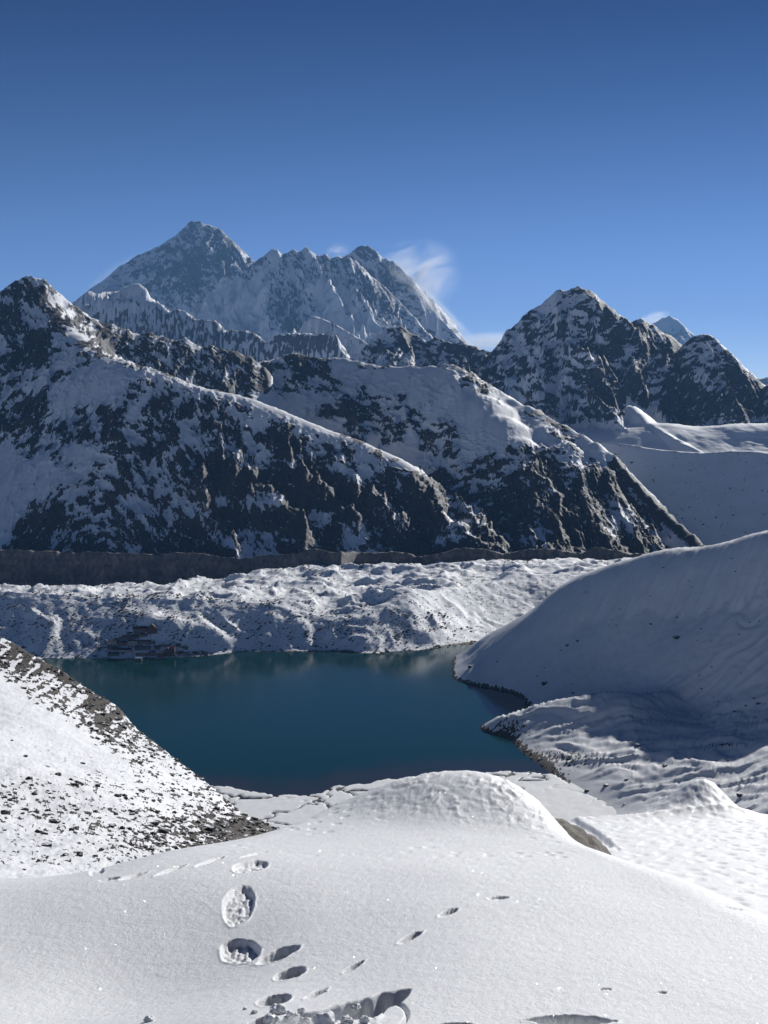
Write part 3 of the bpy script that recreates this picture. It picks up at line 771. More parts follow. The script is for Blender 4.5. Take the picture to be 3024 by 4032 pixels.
# ------------------------------------------------------------------ lake
def lake_mat():
    m, nt, b = new_mat("glacial_water")
    geo = node(nt, 'ShaderNodeNewGeometry'); pos = geo.outputs['Position']
    b.inputs['Base Color'].default_value = (0.002, 0.036, 0.041, 1)
    b.inputs['IOR'].default_value = 1.33
    b.inputs['Specular IOR Level'].default_value = 0.16
    b.inputs['Roughness'].default_value = 0.12
    mp = node(nt, 'ShaderNodeMapping'); mp.inputs['Scale'].default_value = (0.35, 1.0, 1.0)
    nt.links.new(pos, mp.inputs['Vector'])
    n = noise_node(nt, mp.outputs[0], 0.6, 4, 0.6)
    bp = node(nt, 'ShaderNodeBump'); bp.inputs['Strength'].default_value = 0.25; bp.inputs['Distance'].default_value = 0.06
    nt.links.new(n, bp.inputs['Height']); nt.links.new(bp.outputs[0], b.inputs['Normal'])
    # shallow water over silt near the camera-side shore
    at = node(nt, 'ShaderNodeAttribute', attribute_name='shallow')
    nt.links.new(mixc(nt, at.outputs['Fac'], (0.0015, 0.034, 0.034), (0.030, 0.032, 0.036)), b.inputs['Base Color'])
    return m
near_shore = [(-200, 3060), (900, 3095), (1060, 3128), (1250, 3128), (1330, 3088), (1440, 3088), (1500, 3066), (1600, 3064), (1710, 3052), (1800, 3046), (1950, 3036), (2100, 3040), (2170, 3046), (2250, 3070), (2400, 3090), (2600, 3100)]
lx = np.linspace(-700, 500, 121); ly = np.linspace(1250, 2500, 126)
LX, LY = np.meshgrid(lx, ly)
lpx, lpy = pix(LX, LY, -420.0)
dsh = LY - dlake_np(interp(lpx, near_shore, 8.0))
sh = sstep(95, 10, dsh + fbm(LX / 60, LY / 60, 3, 201) * 40)
idx = np.arange(LX.size).reshape(LX.shape)
lake = link("lake", mesh_np("lake", np.stack([LX, LY, np.full_like(LX, -420.0)], -1).reshape(-1, 3),
            np.stack([idx[:-1, :-1], idx[:-1, 1:], idx[1:, 1:], idx[1:, :-1]], -1).reshape(-1, 4), lake_mat(), True, {'shallow': sh}))
tag(lake, "deep teal lake between the snow slopes", kind='structure')

# ------------------------------------------------------------------ right-hand hill, knoll by the water and the slope below it
rh = TPS([(1780, 2640, dlake(2640)), (1800, 2680, dlake(2680)), (1900, 2705, dlake(2705)), (2000, 2725, dlake(2725)), (2060, 2755, dlake(2755)),
          (1830, 2570, 2330), (1880, 2520, 2330), (1980, 2460, 2310), (2100, 2395, 2280), (2200, 2320, 2250), (2300, 2262, 2230), (2400, 2222, 2200), (2500, 2195, 2160), (2620, 2170, 2120), (2750, 2160, 2080), (2850, 2150, 2040), (2950, 2125, 2000), (3024, 2105, 1980), (3200, 2085, 1940), (3450, 2100, 1900),
          (2100, 2560, 2130), (2300, 2450, 2100), (2500, 2400, 2030), (2700, 2380, 1980), (3024, 2330, 1880), (3300, 2250, 1820), (2200, 2680, 2000), (2400, 2640, 1950), (2600, 2600, 1900), (2800, 2580, 1840), (3024, 2550, 1770), (3350, 2480, 1700),
          (2150, 2770, 1930), (2300, 2770, 1880), (2500, 2770, 1860), (2700, 2800, 1780), (2850, 2800, 1720), (3024, 2780, 1660), (3350, 2720, 1580),
          (2060, 2795, 1830), (2150, 2762, 1825), (2300, 2738, 1815), (2400, 2730, 1805), (2520, 2738, 1800), (2640, 2750, 1790), (1950, 2830, 1830),
          (1930, 2845, dlake(2847)), (1990, 2900, dlake(2902)), (2060, 2960, dlake(2962)), (2130, 3010, dlake(3012)), (2200, 3062, dlake(3063)), (2260, 3100, dlake(3101)),
          (2200, 2850, 1740), (2400, 2850, 1710), (2600, 2880, 1660), (2800, 2900, 1600), (3024, 2900, 1530), (3300, 2850, 1470),
          (2300, 3000, 1590), (2500, 3000, 1560), (2700, 3000, 1510), (3024, 3000, 1430), (3300, 2980, 1370),
          (2350, 3130, dlake(3132, -418)), (2450, 3185, dlake(3187, -417)), (2600, 3170, 1400), (2800, 3150, 1370), (3024, 3130, 1330), (3300, 3100, 1270), (2550, 3260, 1330), (2900, 3300, 1230), (3200, 3300, 1150),
          (1750, 2560, 2480), (1950, 2500, 2600), (2300, 2400, 2550), (2700, 2330, 2500), (3300, 2280, 2450)], 600.0, 1e-6)
RH_CREST = [(1500, 2420), (1880, 2330), (2100, 2280), (2300, 2230), (2500, 2160), (2750, 2080), (3024, 1980), (3450, 1900)]
def rh_H(X, Y, detail):
    h = rh(X, Y)
    px = CX + FOC * X / Y * (cp - 0.2 * sp)
    dcr = interp(px, RH_CREST)
    zc = rh(X / Y * dcr, dcr)
    cc = np.clip(dcr - Y + 26 * fbm((X * 0.75 - Y * 0.66) / 18, (X * 0.66 + Y * 0.75) / 130, 4, 216) * sstep(0, 30, dcr - Y), 0, None)
    wv = np.clip((cc - 22) / 120.0, 0, 1) ** 0.72
    h = np.where(Y > dcr, zc - np.clip(Y - dcr, 0, None) ** 2 / 90.0 * (Y < dcr + 45) - (Y >= dcr + 45) * (22.5 + (Y - dcr - 45) * 1.0), np.where(h < zc, zc + (h - zc) * wv, h))
    h = h + 0.09 * np.clip(cc, 0, 400) * np.exp(-cc / 45.0) * (Y < dcr) * sstep(-419, -380, h)
    al = sstep(-419, -405, h)
    # wind ridges of the snow, running across the knoll and down the slope
    r1 = fbm((X * 0.8 + Y * 0.6) / 24 + fbm(X / 90, Y / 90, 3, 222) * 1.5, (Y * 0.8 - X * 0.6) / 70, 4, 211)
    r2 = ridged((X * 0.35 + Y * 0.93) / 34 + fbm(X / 110, Y / 110, 3, 223) * 1.6, (X * 0.93 - Y * 0.35) / 95, 4, 213) - 0.4
    kn = sstep(1960, 1840, Y)
    r3 = ridged((X * 0.80 - Y * 0.60) / 30, (X * 0.60 + Y * 0.80) / 210, 4, 214) - 0.4
    h = h + (r1 * (0.25 + 1.5 * kn) + r2 * 5.5 * kn + r3 * 0.45 * (1 - kn)) * al
    h = h + fbm(X / 170, Y / 170, 3, 215) * 7 * al
    if detail:
        h = h + fbm(X / 9, Y / 9, 4, 217) * 0.8 * al
    return h
def rh_attr(X, Y, Z):
    px, py = pix(X, Y, Z)
    n = uniform_rank(fbm(px / 13, py / 9, 5, 219, gain=0.6))
    b = 0.012 + 0 * px
    b = b + 0.92 * sstep(5.0, 2.0, Z + 420 + 3 * fbm(px / 14, py / 14, 3, 224)) * sstep(2270, 2200, px)
    b = b + 0.7 * np.exp(-((px - 2010) / 60) ** 2 - ((py - 2870) / 32) ** 2) + 0.55 * np.exp(-((px - 2160) / 110) ** 2 - ((py - 2985) / 30) ** 2) + 0.35 * np.exp(-((px - 2290) / 70) ** 2 - ((py - 2990) / 25) ** 2)
    b = b + 0.5 * np.exp(-((px - 2840) / 60) ** 2 - ((py - 2933) / 7) ** 2)
    return {'rock': np.clip(0.5 + (b - n) / 0.16, -0.45, 1.3), 'warm': sstep(0.3, 0.6, fbm(px / 50, py / 50, 3, 221) + 0.3)}
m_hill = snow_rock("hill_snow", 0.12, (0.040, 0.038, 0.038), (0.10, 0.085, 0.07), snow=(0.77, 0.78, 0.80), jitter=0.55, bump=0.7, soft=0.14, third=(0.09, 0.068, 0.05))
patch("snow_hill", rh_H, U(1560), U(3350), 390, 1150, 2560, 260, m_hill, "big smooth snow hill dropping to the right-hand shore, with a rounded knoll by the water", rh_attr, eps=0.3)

# ------------------------------------------------------------------ delta flats at the near shore
dl = {}
def flat_H(X, Y, detail):
    px, py = pix(X, Y, np.full_like(X, -419.0))
    off = (py - interp(px, near_shore, 8.0) - fbm(px / 60, px * 0 + 2.2, 3, 231) * 9 - (fbm(px / 12, py / 12, 3, 232) * 4 if detail else 0))
    h = -420.0 + 1.3 * sstep(-3, 5, off) * 1.2 - 0.5 * (off < -3)
    # braided channels of the inflowing stream
    ch = np.abs(fbm(X / 55 + 0.4 * fbm(X / 30, Y / 30, 2, 233), Y / 75, 3, 235))
    w = sstep(0.085, 0.045, ch) * sstep(-0.3, 0.0, fbm(X / 140, Y / 140, 2, 236) + 0.1)
    h = h - 1.5 * w
    if detail:
        h = h + fbm(X / 14, Y / 30, 4, 237) * 0.35
    return h
def flat_attr(X, Y, Z):
    b = sstep(-419.35, -419.75, Z) * 1.4
    n = fbm(X / 7, Y / 12, 4, 238)
    return {'rock': np.clip(b + (n - 0.45) * 0.6, -0.4, 1.3), 'warm': 0 * X}
m_flat = snow_rock("delta_snow", 0.25, (0.035, 0.040, 0.045), (0.06, 0.06, 0.06), snow=(0.84, 0.85, 0.86), jitter=0.25, bump=0.5, soft=0.12)
patch("delta_flat", flat_H, U(700), U(2700), 320, 1180, 1720, 210, m_flat, "flat snowed delta with braided dark channels at the near end of the lake", flat_attr, eps=1.0)

# ------------------------------------------------------------------ left-hand slope, scrub and stones in thin snow
ls = TPS([(-300, 2330, 1150), (0, 2500, 1100), (60, 2525, 1080), (150, 2580, 1050), (250, 2640, 1000), (330, 2690, 980), (400, 2740, 950), (480, 2790, 920), (500, 2850, 890), (600, 2920, 850), (700, 2995, 810), (800, 3070, 770), (900, 3150, 730), (980, 3220, 690), (1060, 3270, 640), (1180, 3310, 600),
          (-400, 2600, 900), (0, 2650, 880), (200, 2800, 800), (400, 2930, 720), (600, 3050, 640), (800, 3180, 560), (950, 3290, 500), (1150, 3370, 430),
          (-300, 2850, 650), (0, 2900, 600), (200, 3000, 540), (400, 3120, 470), (600, 3220, 420), (800, 3320, 370), (1000, 3400, 330),
          (-300, 3150, 380), (0, 3180, 370), (200, 3240, 330), (400, 3320, 290), (600, 3400, 260), (0, 3350, 260), (300, 3430, 230), (0, 3480, 190), (500, 3520, 190), (900, 3560, 200), (-300, 3450, 190), (1300, 3500, 300)], 400.0, 1e-6)
sil = [(-500, 1180), (0, 1100), (250, 1000), (480, 920), (700, 810), (900, 730), (1060, 640), (1180, 600), (1400, 560)]
def ls_H(X, Y, detail):
    px = CX + FOC * X / Y * (cp - 0.22 * sp)
    dsil = interp(px, sil)
    Yc = np.minimum(Y, dsil)
    h = ls(X / Y * Yc, Yc) - np.clip(Y - dsil, 0, None) * 0.62 - np.clip(Y - dsil, 0, 60) ** 2 * 0.002
    h = h + fbm(X / 60, Y / 90, 4, 241) * 3.5 * sstep(200, 400, Y) * sstep(0, 80, dsil - Y)
    if detail:
        h = h + fbm(X / 7, Y / 10, 4, 243) * 0.7 + fbm(X / 1.6, Y / 2.4, 3, 244) * 0.22
    return np.maximum(h, -424)
LEDGE = [(0, 2500), (490, 2830), (900, 3150), (1180, 3310)]
def ls_bare(px, py):
    b = 0.12 + 0.17 * sstep(0.0, 0.6, fbm(px / 150, py / 45, 4, 245) + 0.12)
    # dark scrub belt along the upper edge, clear snow below it, scrub again lower right
    ledge = interp(px, LEDGE)
    b = b + 0.85 * sstep(190, 40, py - ledge) * sstep(680, 330, px) * sstep(0.15, 0.5, fbm(px / 120, (py + px * 0.7) / 40, 3, 246) + 0.42) + 0.30 * sstep(26, 6, py - ledge)
    b = b - 0.20 * sstep(140, 200, py - ledge) * sstep(3120, 2950, py)
    b = b + 0.85 * np.exp(-((px - 960) / 190) ** 2 - ((py - 3270) / 75) ** 2) + 0.25 * np.exp(-((px - 650) / 180) ** 2 - ((py - 3300) / 80) ** 2)
    b = b + 0.05 * np.exp(-((px - 150) / 300) ** 2 - ((py - 3180) / 90) ** 2) - 0.12 * sstep(3360, 3430, py)
    return b
def ls_attr(X, Y, Z):
    px, py = pix(X, Y, Z)
    n = uniform_rank(fbm((px - py * 0.3) / 30, (py - px * 0.25) / 13, 6, 247, gain=0.72))
    return {'rock': np.clip(0.5 + (ls_bare(px, py) - n) / 0.30, -0.4, 1.3), 'warm': sstep(0.2, 0.6, fbm(px / 60, py / 30, 3, 249) + 0.35)}
m_left = snow_rock("scrub_snow", 0.9, (0.014, 0.011, 0.010), (0.050, 0.036, 0.022), jitter=1.0, bump=1.6, soft=0.10, third=(0.038, 0.024, 0.013))
patch("scree_slope", ls_H, U(-450), U(1420), 440, 185, 1300, 260, m_left, "bright left-hand slope of thin snow over brown scrub and stones", ls_attr, eps=0.35, geo=True)

# ------------------------------------------------------------------ valley floor under everything
vx = np.array([-30000.0, 30000.0]); vy = np.array([-200.0, 46000.0])
me = mesh_np("valley_floor", [(-30000, 60, -520), (30000, 60, -520), (30000, 46000, -520), (-30000, 46000, -520)], [(0, 1, 2, 3)], m_mor, False, {'rock': [0] * 4})
tag(link("valley_floor", me), "valley floor", kind='structure')

# ------------------------------------------------------------------ snow in the foreground
EDGE_PY = [(-500, 3450), (0, 3445), (200, 3440), (400, 3420), (560, 3385), (700, 3342), (850, 3312), (1000, 3282), (1150, 3240), (1300, 3190), (1500, 3190), (1900, 3200), (2200, 3270), (2300, 3312), (2440, 3372), (2600, 3432), (2700, 3470), (2850, 3535), (3024, 3602), (3500, 3800)]
KS = 0.18
EDGE = []
for _x in range(-900, 4000, 50):
    _py = float(interp(_x, EDGE_PY, 30.0)); _t = -tz(_py, 1.0)
    EDGE.append((_x, min(1.62 / (_t - KS), 17.0)))
FOOT = [  # photo x, y, length px, width px, tilt deg (rising to the right), depth m, kind (0 sliver, 1 boot print)
    (985, 3428, 140, 42, 8, 0.035, 1), (940, 3530, 128, 84, 15, 0.038, 1), (945, 3640, 160, 66, -6, 0.045, 1),
    (1095, 3668, 180, 36, 10, 0.06, 0), (1140, 3738, 130, 40, 8, 0.05, 1), (1078, 3855, 138, 58, 8, 0.06, 1),
    (1243, 3838, 105, 24, 24, 0.05, 0), (1390, 3740, 98, 20, 22, 0.05, 0), (1615, 3660, 106, 22, 18, 0.045, 0), (1766, 3588, 82, 20, 14, 0.04, 0), (1962, 3542, 86, 13, 3, 0.03, 0),
    (430, 3463, 86, 10, 6, 0.03, 0), (525, 3455, 110, 12, 12, 0.03, 0), (668, 3440, 130, 14, 16, 0.03, 0), (825, 3410, 125, 13, 17, 0.03, 0), (1000, 3380, 110, 8, 14, 0.02, 0), (380, 3440, 60, 20, 10, 0.02, 1),
    (1780, 4016, 170, 20, 2, 0.06, 0), (2245, 4002, 350, 46, -1, 0.13, 0), (2385, 3880, 50, 10, 0, 0.02, 0), (2607, 3892, 46, 9, 0, 0.02, 0), (120, 4012, 280, 12, -6, 0.03, 0),
    (2900, 3580, 120, 7, -10, 0.02, 0), (1015, 3960, 110, 36, 22, 0.08, 0),
    (575, 3995, 300, 60, 12, 0.11, 0),
]
POST_TOP = [(880, 4050), (1010, 3990), (1055, 3972), (1150, 3945), (1250, 3925), (1350, 3900), (1450, 3880), (1520, 3866), (1600, 3858), (1622, 3862), (1640, 3880)]
POST_BOT = [(880, 4200), (1010, 4040), (1060, 4010), (1150, 4000), (1300, 3990), (1420, 3985), (1490, 3975), (1520, 3930), (1570, 3915), (1622, 3868), (1640, 3700)]
def fg_plain(X, Y):
    px = CX + FOC * X / np.maximum(Y, 1) * (cp - 0.3 * sp)
    de = interp(px, EDGE, 60.0)
    over = np.sqrt(np.clip(Y - de + 0.6, 0, None) ** 2 + 0.04) - 0.2
    return -1.62 - KS * Y - over * 0.28 * sstep(0, 2.5, over) - over * 0.05
def terrace(X, Y):
    return -8.75 - 0.215 * (Y - 25) - np.clip(Y - 41 , 0, None) * 0.55 - 0.0 * X
def fg_H(X, Y, detail):
    h = fg_plain(X, Y)
    px, py = pix(X, Y, h)
    h = h + fbm(X / 3.2, Y / 4.0, 3, 301) * 0.06 * sstep(2, 6, Y) 
    # hollow on the left, as in the light
    h = h - 0.16 * np.exp(-((X + 1.05) / 1.0) ** 2 - ((Y - 7.6) / 1.4) ** 2)
    h = h - 0.20 * sstep(-0.5, -1.9, X - 0.05 * (Y - 6)) * sstep(10.0, 7.2, Y)
    # mound over a boulder
    bx, by = MX, MY
    ax = (X - bx); ay = (Y - by)
    wl = np.where(ax < 0, 1.10, 0.80)
    prof = np.exp(-(np.abs(ax) / wl) ** np.where(ax < 0, 2.2, 3.0) - (np.abs(ay) / np.where(ay < 0, 1.25, 1.1)) ** 2)
    prof = prof / (0.35 + 0.65 * prof) * 1.0
    mound = MH * prof
    h = h + mound
    tr_z = terrace(X, Y)
    right = sstep(2.0, 3.0, X) * sstep(12, 17, Y)
    far = np.where(X > 1.0, smax(h, tr_z + 0 * X, 0.6), h)
    w = sstep(0.6, 1.4, X - 0.02 * Y)
    h = h * (1 - w) + far * w
    # second mound at the end of the terrace
    m2 = 2.35 * np.exp(-(np.abs(X - M2X) / np.where(X < M2X, 2.3, 1.35)) ** np.where(X < M2X, 1.5, 2.2) - ((Y - 43.5) / 1.9) ** 2)
    h = h + m2
    if detail:
        msk = sstep(0.05, 0.35, prof) * sstep(0.95, 0.7, ax)
        lee = sstep(-0.3, 0.5, ax)
        sc = ridged(X / 0.11 + 0.3 * fbm(X / 0.3, Y / 0.3, 2, 311), Y / 0.34, 4, 303, gain=0.6)
        cu1, cu2 = cell(X / 0.13 + fbm(X / .3, Y / .3, 2, 312) * 0.7, Y / 0.16 + fbm(X / .25, Y / .4, 2, 316) * 0.7, 313)
        msk = msk * (0.35 + 0.9 * sstep(-0.35, 0.45, fbm(X / 0.6, Y / 0.8, 3, 320)))
        h = h + msk * ((1 - lee) * ((0.5 - cu1) * 0.022 + sc * 0.012) + lee * ((0.5 - cu1) * 0.035 + sc * 0.035))
        m2k = sstep(0.1, 0.5, m2)
        h = h + m2k * (fbm(X / 0.22, Y / 0.6, 4, 305) * 0.05)
        # small wind cups, out towards the edge and over the terrace
        cx, cy_ = cell(X / 0.24 + 0.4 * fbm(X, Y, 2, 317), Y / 0.34, 307)
        wnd = sstep(10.2, 12.0, Y + 0.25 * X) * (1 - msk) * sstep(18, 15, Y)
        holes = sstep(0.24, 0.10, cx) * sstep(0.0, 0.2, fbm(X / 1.3, Y / 1.3, 2, 308))
        h = h - wnd * holes * 0.011
        cx2, _ = cell(X / 0.50 + fbm(X / 2, Y / 2, 2, 314) * 0.6, Y / 0.85, 309)
        te = sstep(17, 22, Y) * sstep(1.5, 2.5, X)
        h = h - te * (sstep(0.36, 0.12, cx2) * 0.022 + fbm(X / 0.5, Y / 0.9, 3, 310) * 0.014)
        h = h + fbm(X / 0.05, Y / 0.09, 2, 315) * 0.0016 * sstep(20, 8, Y)
        # footprints
        px, py = pix(X, Y, fg_plain(X, Y))
        for i, (fx, fy, L, Wd, tl, dep, kd) in enumerate(FOOT):
            sel = (np.abs(px - fx) < L) & (np.abs(py - fy) < L * 0.6 + Wd)
            if not sel.any(): continue
            a = math.radians(tl)
            x_ = px[sel] - fx; y_ = -(py[sel] - fy)
            wob = fbm(px[sel] / 34, py[sel] / 26, 2, 400 + i) * 0.22
            lu = (x_ * math.cos(a) + y_ * math.sin(a)) / (L / 2); lv = (-x_ * math.sin(a) + y_ * math.cos(a)) / (Wd / 2)
            r = np.abs(lu) ** (2.6 if kd else 1.5) + np.abs(lv) ** (2.4 if kd else 1.8) + wob
            inside = sstep(1.08, 0.62, r)
            rim = np.exp(-((r - 1.12) / 0.14) ** 2) * (lv < 0.2)
            z = -dep * inside + 0.006 * rim
            if kd:
                z = z + inside * dep * (0.55 * sstep(0.1, -0.9, lv) + 0.5 * np.clip(fbm(px[sel] / 20, py[sel] / 11, 3, 430 + i), -0.6, 1))
            h[sel] += z
        # the long post hole with its broken floor
        sel = (px > 850) & (px < 1700) & (py > 3800)
        if sel.any():
            qx, qy = px[sel], py[sel]
            wob = fbm(qx / 60, qy / 60, 2, 451) * 0.6
            top = interp(qx, POST_TOP, 8.0) + wob * 10
            bot = interp(qx, POST_BOT, 8.0) + wob * 8
            ins = sstep(-7, 13, qy - top) * sstep(-5, 12, bot - qy)
            floor_n = fbm(qx / 26, qy / 14, 4, 453)
            h[sel] += -0.19 * ins + 0.035 * floor_n * sstep(3965, 4030, qy) * sstep(1560, 1450, qx) * sstep(900, 1000, qx) + 0.02 * np.exp(-((qy - bot) / 12) ** 2) * (qy > 3960)
            # curved slab edge at its right end
            rr = np.hypot(qx - 1545, (qy - 3962) * 1.15)
            h[sel] += -0.03 * np.exp(-((rr - 58) / 6) ** 2) * (qx > 1560)
    return h
MX, MY, _ = P(1925, 3100, 14.9)
MH = 0.52
M2X = P(2760, 3095, 43)[0]
def snow_mat():
    m, nt, b = new_mat("fresh_snow")
    geo = node(nt, 'ShaderNodeNewGeometry'); pos = geo.outputs['Position']
    b.inputs['Roughness'].default_value = 0.55
    b.inputs['Specular IOR Level'].default_value = 0.25
    n1 = noise_node(nt, pos, 45, 5, 0.7)
    n2 = noise_node(nt, pos, 220, 3, 0.7)
    n3 = noise_node(nt, pos, 6, 4, 0.6)
    col = mixc(nt, maprange(nt, noise_node(nt, pos, 120, 3, 0.8), 0.36, 0.64), (0.74, 0.755, 0.775), (0.96, 0.965, 0.97))
    nt.links.new(col, b.inputs['Base Color'])
    bp = node(nt, 'ShaderNodeBump'); bp.inputs['Strength'].default_value = 0.8; bp.inputs['Distance'].default_value = 0.011
    hh = mth(nt, 'ADD', mth(nt, 'MULTIPLY', n1, 0.7), mth(nt, 'ADD', mth(nt, 'MULTIPLY', n2, 0.35), mth(nt, 'MULTIPLY', n3, 1.0)))
    nt.links.new(hh, bp.inputs['Height']); nt.links.new(bp.outputs[0], b.inputs['Normal'])
    # ice crystals that catch the sun
    vo = node(nt, 'ShaderNodeTexVoronoi'); vo.inputs['Scale'].default_value = 100
    nt.links.new(pos, vo.inputs['Vector'])
    vm = node(nt, 'ShaderNodeVectorMath', operation='SUBTRACT'); nt.links.new(vo.outputs['Color'], vm.inputs[0]); vm.inputs[1].default_value = (0.5, 0.5, 0.5)
    vs = node(nt, 'ShaderNodeVectorMath', operation='SCALE'); nt.links.new(vm.outputs[0], vs.inputs[0]); vs.inputs['Scale'].default_value = 1.6
    va = node(nt, 'ShaderNodeVectorMath', operation='ADD'); nt.links.new(vs.outputs[0], va.inputs[0]); nt.links.new(geo.outputs['Normal'], va.inputs[1])
    vn = node(nt, 'ShaderNodeVectorMath', operation='NORMALIZE'); nt.links.new(va.outputs[0], vn.inputs[0])
    gl_ = node(nt, 'ShaderNodeBsdfGlossy'); gl_.inputs['Roughness'].default_value = 0.12
    gl_.inputs['Color'].default_value = (1, 1, 1, 1)
    nt.links.new(vn.outputs[0], gl_.inputs['Normal'])
    spot = mth(nt, 'MULTIPLY', mth(nt, 'LESS_THAN', vo.outputs['Distance'], 0.17), 0.35)
    ms = node(nt, 'ShaderNodeMixShader'); nt.links.new(spot, ms.inputs[0]); nt.links.new(b.outputs[0], ms.inputs[1]); nt.links.new(gl_.outputs[0], ms.inputs[2])
    nt.links.new(ms.outputs[0], nt.nodes['Material Output'].inputs['Surface'])
    return m
m_snow = snow_mat()
patch("snow_ground", fg_H, U(-380), U(3400), 780, 4.9, 60, 660, m_snow, "sunlit fresh snow with boot prints and a wind-scalloped mound in front", eps=0.12, geo=True, hide=0.35)

patch("snow_ground", fg_H, U(-1200), U(4200), 90, 0.7, 4.905, 40, m_snow, "snow sloping down just below the viewpoint", eps=1.0)

# ------------------------------------------------------------------ placing things on the ground they stand on
def hit(H, px, py, d0, d1, n=900):
    d = np.geomspace(d0, d1, n)
    q = P(px, py, 1.0)
    X = q[0] * d; Z = q[2] * d
    h = H(X, d, True)
    k = np.nonzero(h >= Z)[0]
    i = k[0] if len(k) else n - 1
    i0 = max(i - 1, 0)
    e0 = Z[i0] - h[i0]; e1 = Z[i] - h[i]
    t = 0 if abs(e0 - e1) < 1e-9 else e0 / (e0 - e1)
    t = min(max(t, 0), 1)
    dd = d[i0] + (d[i] - d[i0]) * t
    return Vector((q[0] * dd, dd, h[i0] + (h[i] - h[i0]) * t))

def stone_mesh(name, mat, seed, sub=2, flat=0.7, rough=0.3, smooth=False):
    bm = bmesh.new(); bmesh.ops.create_icosphere(bm, subdivisions=sub, radius=1.0)
    r = random.Random(seed)
    cuts = [(Vector((r.gauss(0, 1), r.gauss(0, 1), r.gauss(0, 0.8))).normalized(), r.uniform(0.55, 0.9)) for _ in range(9)]
    for v in bm.verts:
        p = v.co.copy()
        for n, dd in cuts:
            o = p.dot(n) - dd
            if o > 0: p -= n * o * 0.85
        p *= 1 + rough * 0.35 * (math.sin(p.x * 5 + seed) * math.sin(p.y * 6 + seed * 2) + 0.5 * math.sin(p.z * 9 + seed))
        p.z *= flat
        v.co = p
    me = bpy.data.meshes.new(name); bm.to_mesh(me); bm.free()
    for pl in me.polygons: pl.use_smooth = smooth
    me.materials.append(mat)
    return me

def stone_mat(name, ca, cb, scale, snow=0.0, bump=0.3):
    m, nt, b = new_mat(name)
    geo = node(nt, 'ShaderNodeNewGeometry'); tc = node(nt, 'ShaderNodeTexCoord')
    pos = geo.outputs['Position']
    n = noise_node(nt, pos, scale, 7, 0.7)
    col = mixc(nt, maprange(nt, n, 0.35, 0.65), ca, cb)
    if snow > 0:
        sx = node(nt, 'ShaderNodeSeparateXYZ'); nt.links.new(geo.outputs['Normal'], sx.inputs[0])
        n2 = noise_node(nt, pos, scale * 0.5, 5, 0.7)
        f = maprange(nt, mth(nt, 'ADD', sx.outputs[2], mth(nt, 'MULTIPLY', mth(nt, 'SUBTRACT', n2, 0.5), 0.8)), snow, snow + 0.12)
        col = mixc(nt, f, col, (0.85, 0.86, 0.88))
    nt.links.new(col, b.inputs['Base Color'])
    b.inputs['Roughness'].default_value = 0.85
    bp = node(nt, 'ShaderNodeBump'); bp.inputs['Strength'].default_value = 0.8; bp.inputs['Distance'].default_value = bump
    nt.links.new(n, bp.inputs['Height']); nt.links.new(bp.outputs[0], b.inputs['Normal'])
    return m
m_stone = stone_mat("dark_stone", (0.030, 0.028, 0.027), (0.085, 0.078, 0.07), 1.2, snow=0.80)
m_stone_bare = stone_mat("bare_dark_stone", (0.030, 0.028, 0.027), (0.085, 0.078, 0.07), 1.2)
m_granite = stone_mat("brown_grey_rock", (0.055, 0.047, 0.038), (0.20, 0.175, 0.145), 7.0, bump=0.05)
STONES = [stone_mesh("stone", m_stone, s, 2, 0.62 + 0.1 * (s % 3)) for s in range(7)]

def boulder(H, px, py, w, d0, d1, label, group=None, i=0, squash=1.0, mesh=None):
    p = hit(H, px, py, d0, d1)
    s = w * p.y / FOC / 2 * 1.05
    o = link("boulder", mesh or STONES[i % len(STONES)])
    o.location = p + Vector((0, 0, s * 0.18)); o.scale = (s, s * 1.05, s * squash)
    o.rotation_euler = (0, 0, (i * 1.7) % 6.28)
    tag(o, label, "boulder", group)
    return o

# stones one can pick out on the left-hand slope
K7 = 1.0 / 1.276
left_st = [(290, 832, 40, "dark boulder with a snowy cap, highest of the big stones on the bright left slope"), (490, 888, 36, "dark boulder in mid-slope, beside a smaller stone, on the bright left slope"),
           (383, 868, 24, None), (415, 775, 30, None), (125, 740, 30, None), (480, 610, 34, None), (492, 650, 26, None), (240, 913, 20, None), (590, 940, 40, None), (560, 1095, 34, None), (555, 1137, 36, None),
           (1045, 1110, 62, "largest boulder of the left slope, rounded, in the dark scrub beside the snow edge"), (232, 1190, 54, "flat dark boulder low on the left slope, above the round one"),
           (327, 1237, 40, "round dark boulder lowest on the left slope, near the foreground snow"), (402, 1238, 32, None), (225, 1130, 34, None), (770, 963, 26, None), (880, 775, 20, None), (905, 835, 20, None), (1005, 1170, 34, None), (272, 1258, 16, None), (120, 1308, 22, None),
           (820, 1120, 60, None), (780, 1080, 40, None), (665, 1030, 30, None), (500, 1050, 24, None), (710, 870, 22, None), (60, 660, 18, None), (945, 990, 24, None), (1120, 1010, 26, None)]
for i, (x, y, w, lb) in enumerate(left_st):
    boulder(ls_H, x * K7, 2400 + y * K7, w * K7, 195, 1150, lb or "%s dark stone %s" % ("larger" if w > 33 else "small", "near the top edge of the bright left slope" if y < 700 else "in the clear middle of the bright left slope" if y < 900 else "in the scrub belt at the right foot of the left slope" if x > 600 else "low on the bright left slope, in the stony belt" if y < 1180 else "at the lowest snow of the left slope, near the foreground"),
            None if lb else "stones on the bright left slope", i, 0.85)

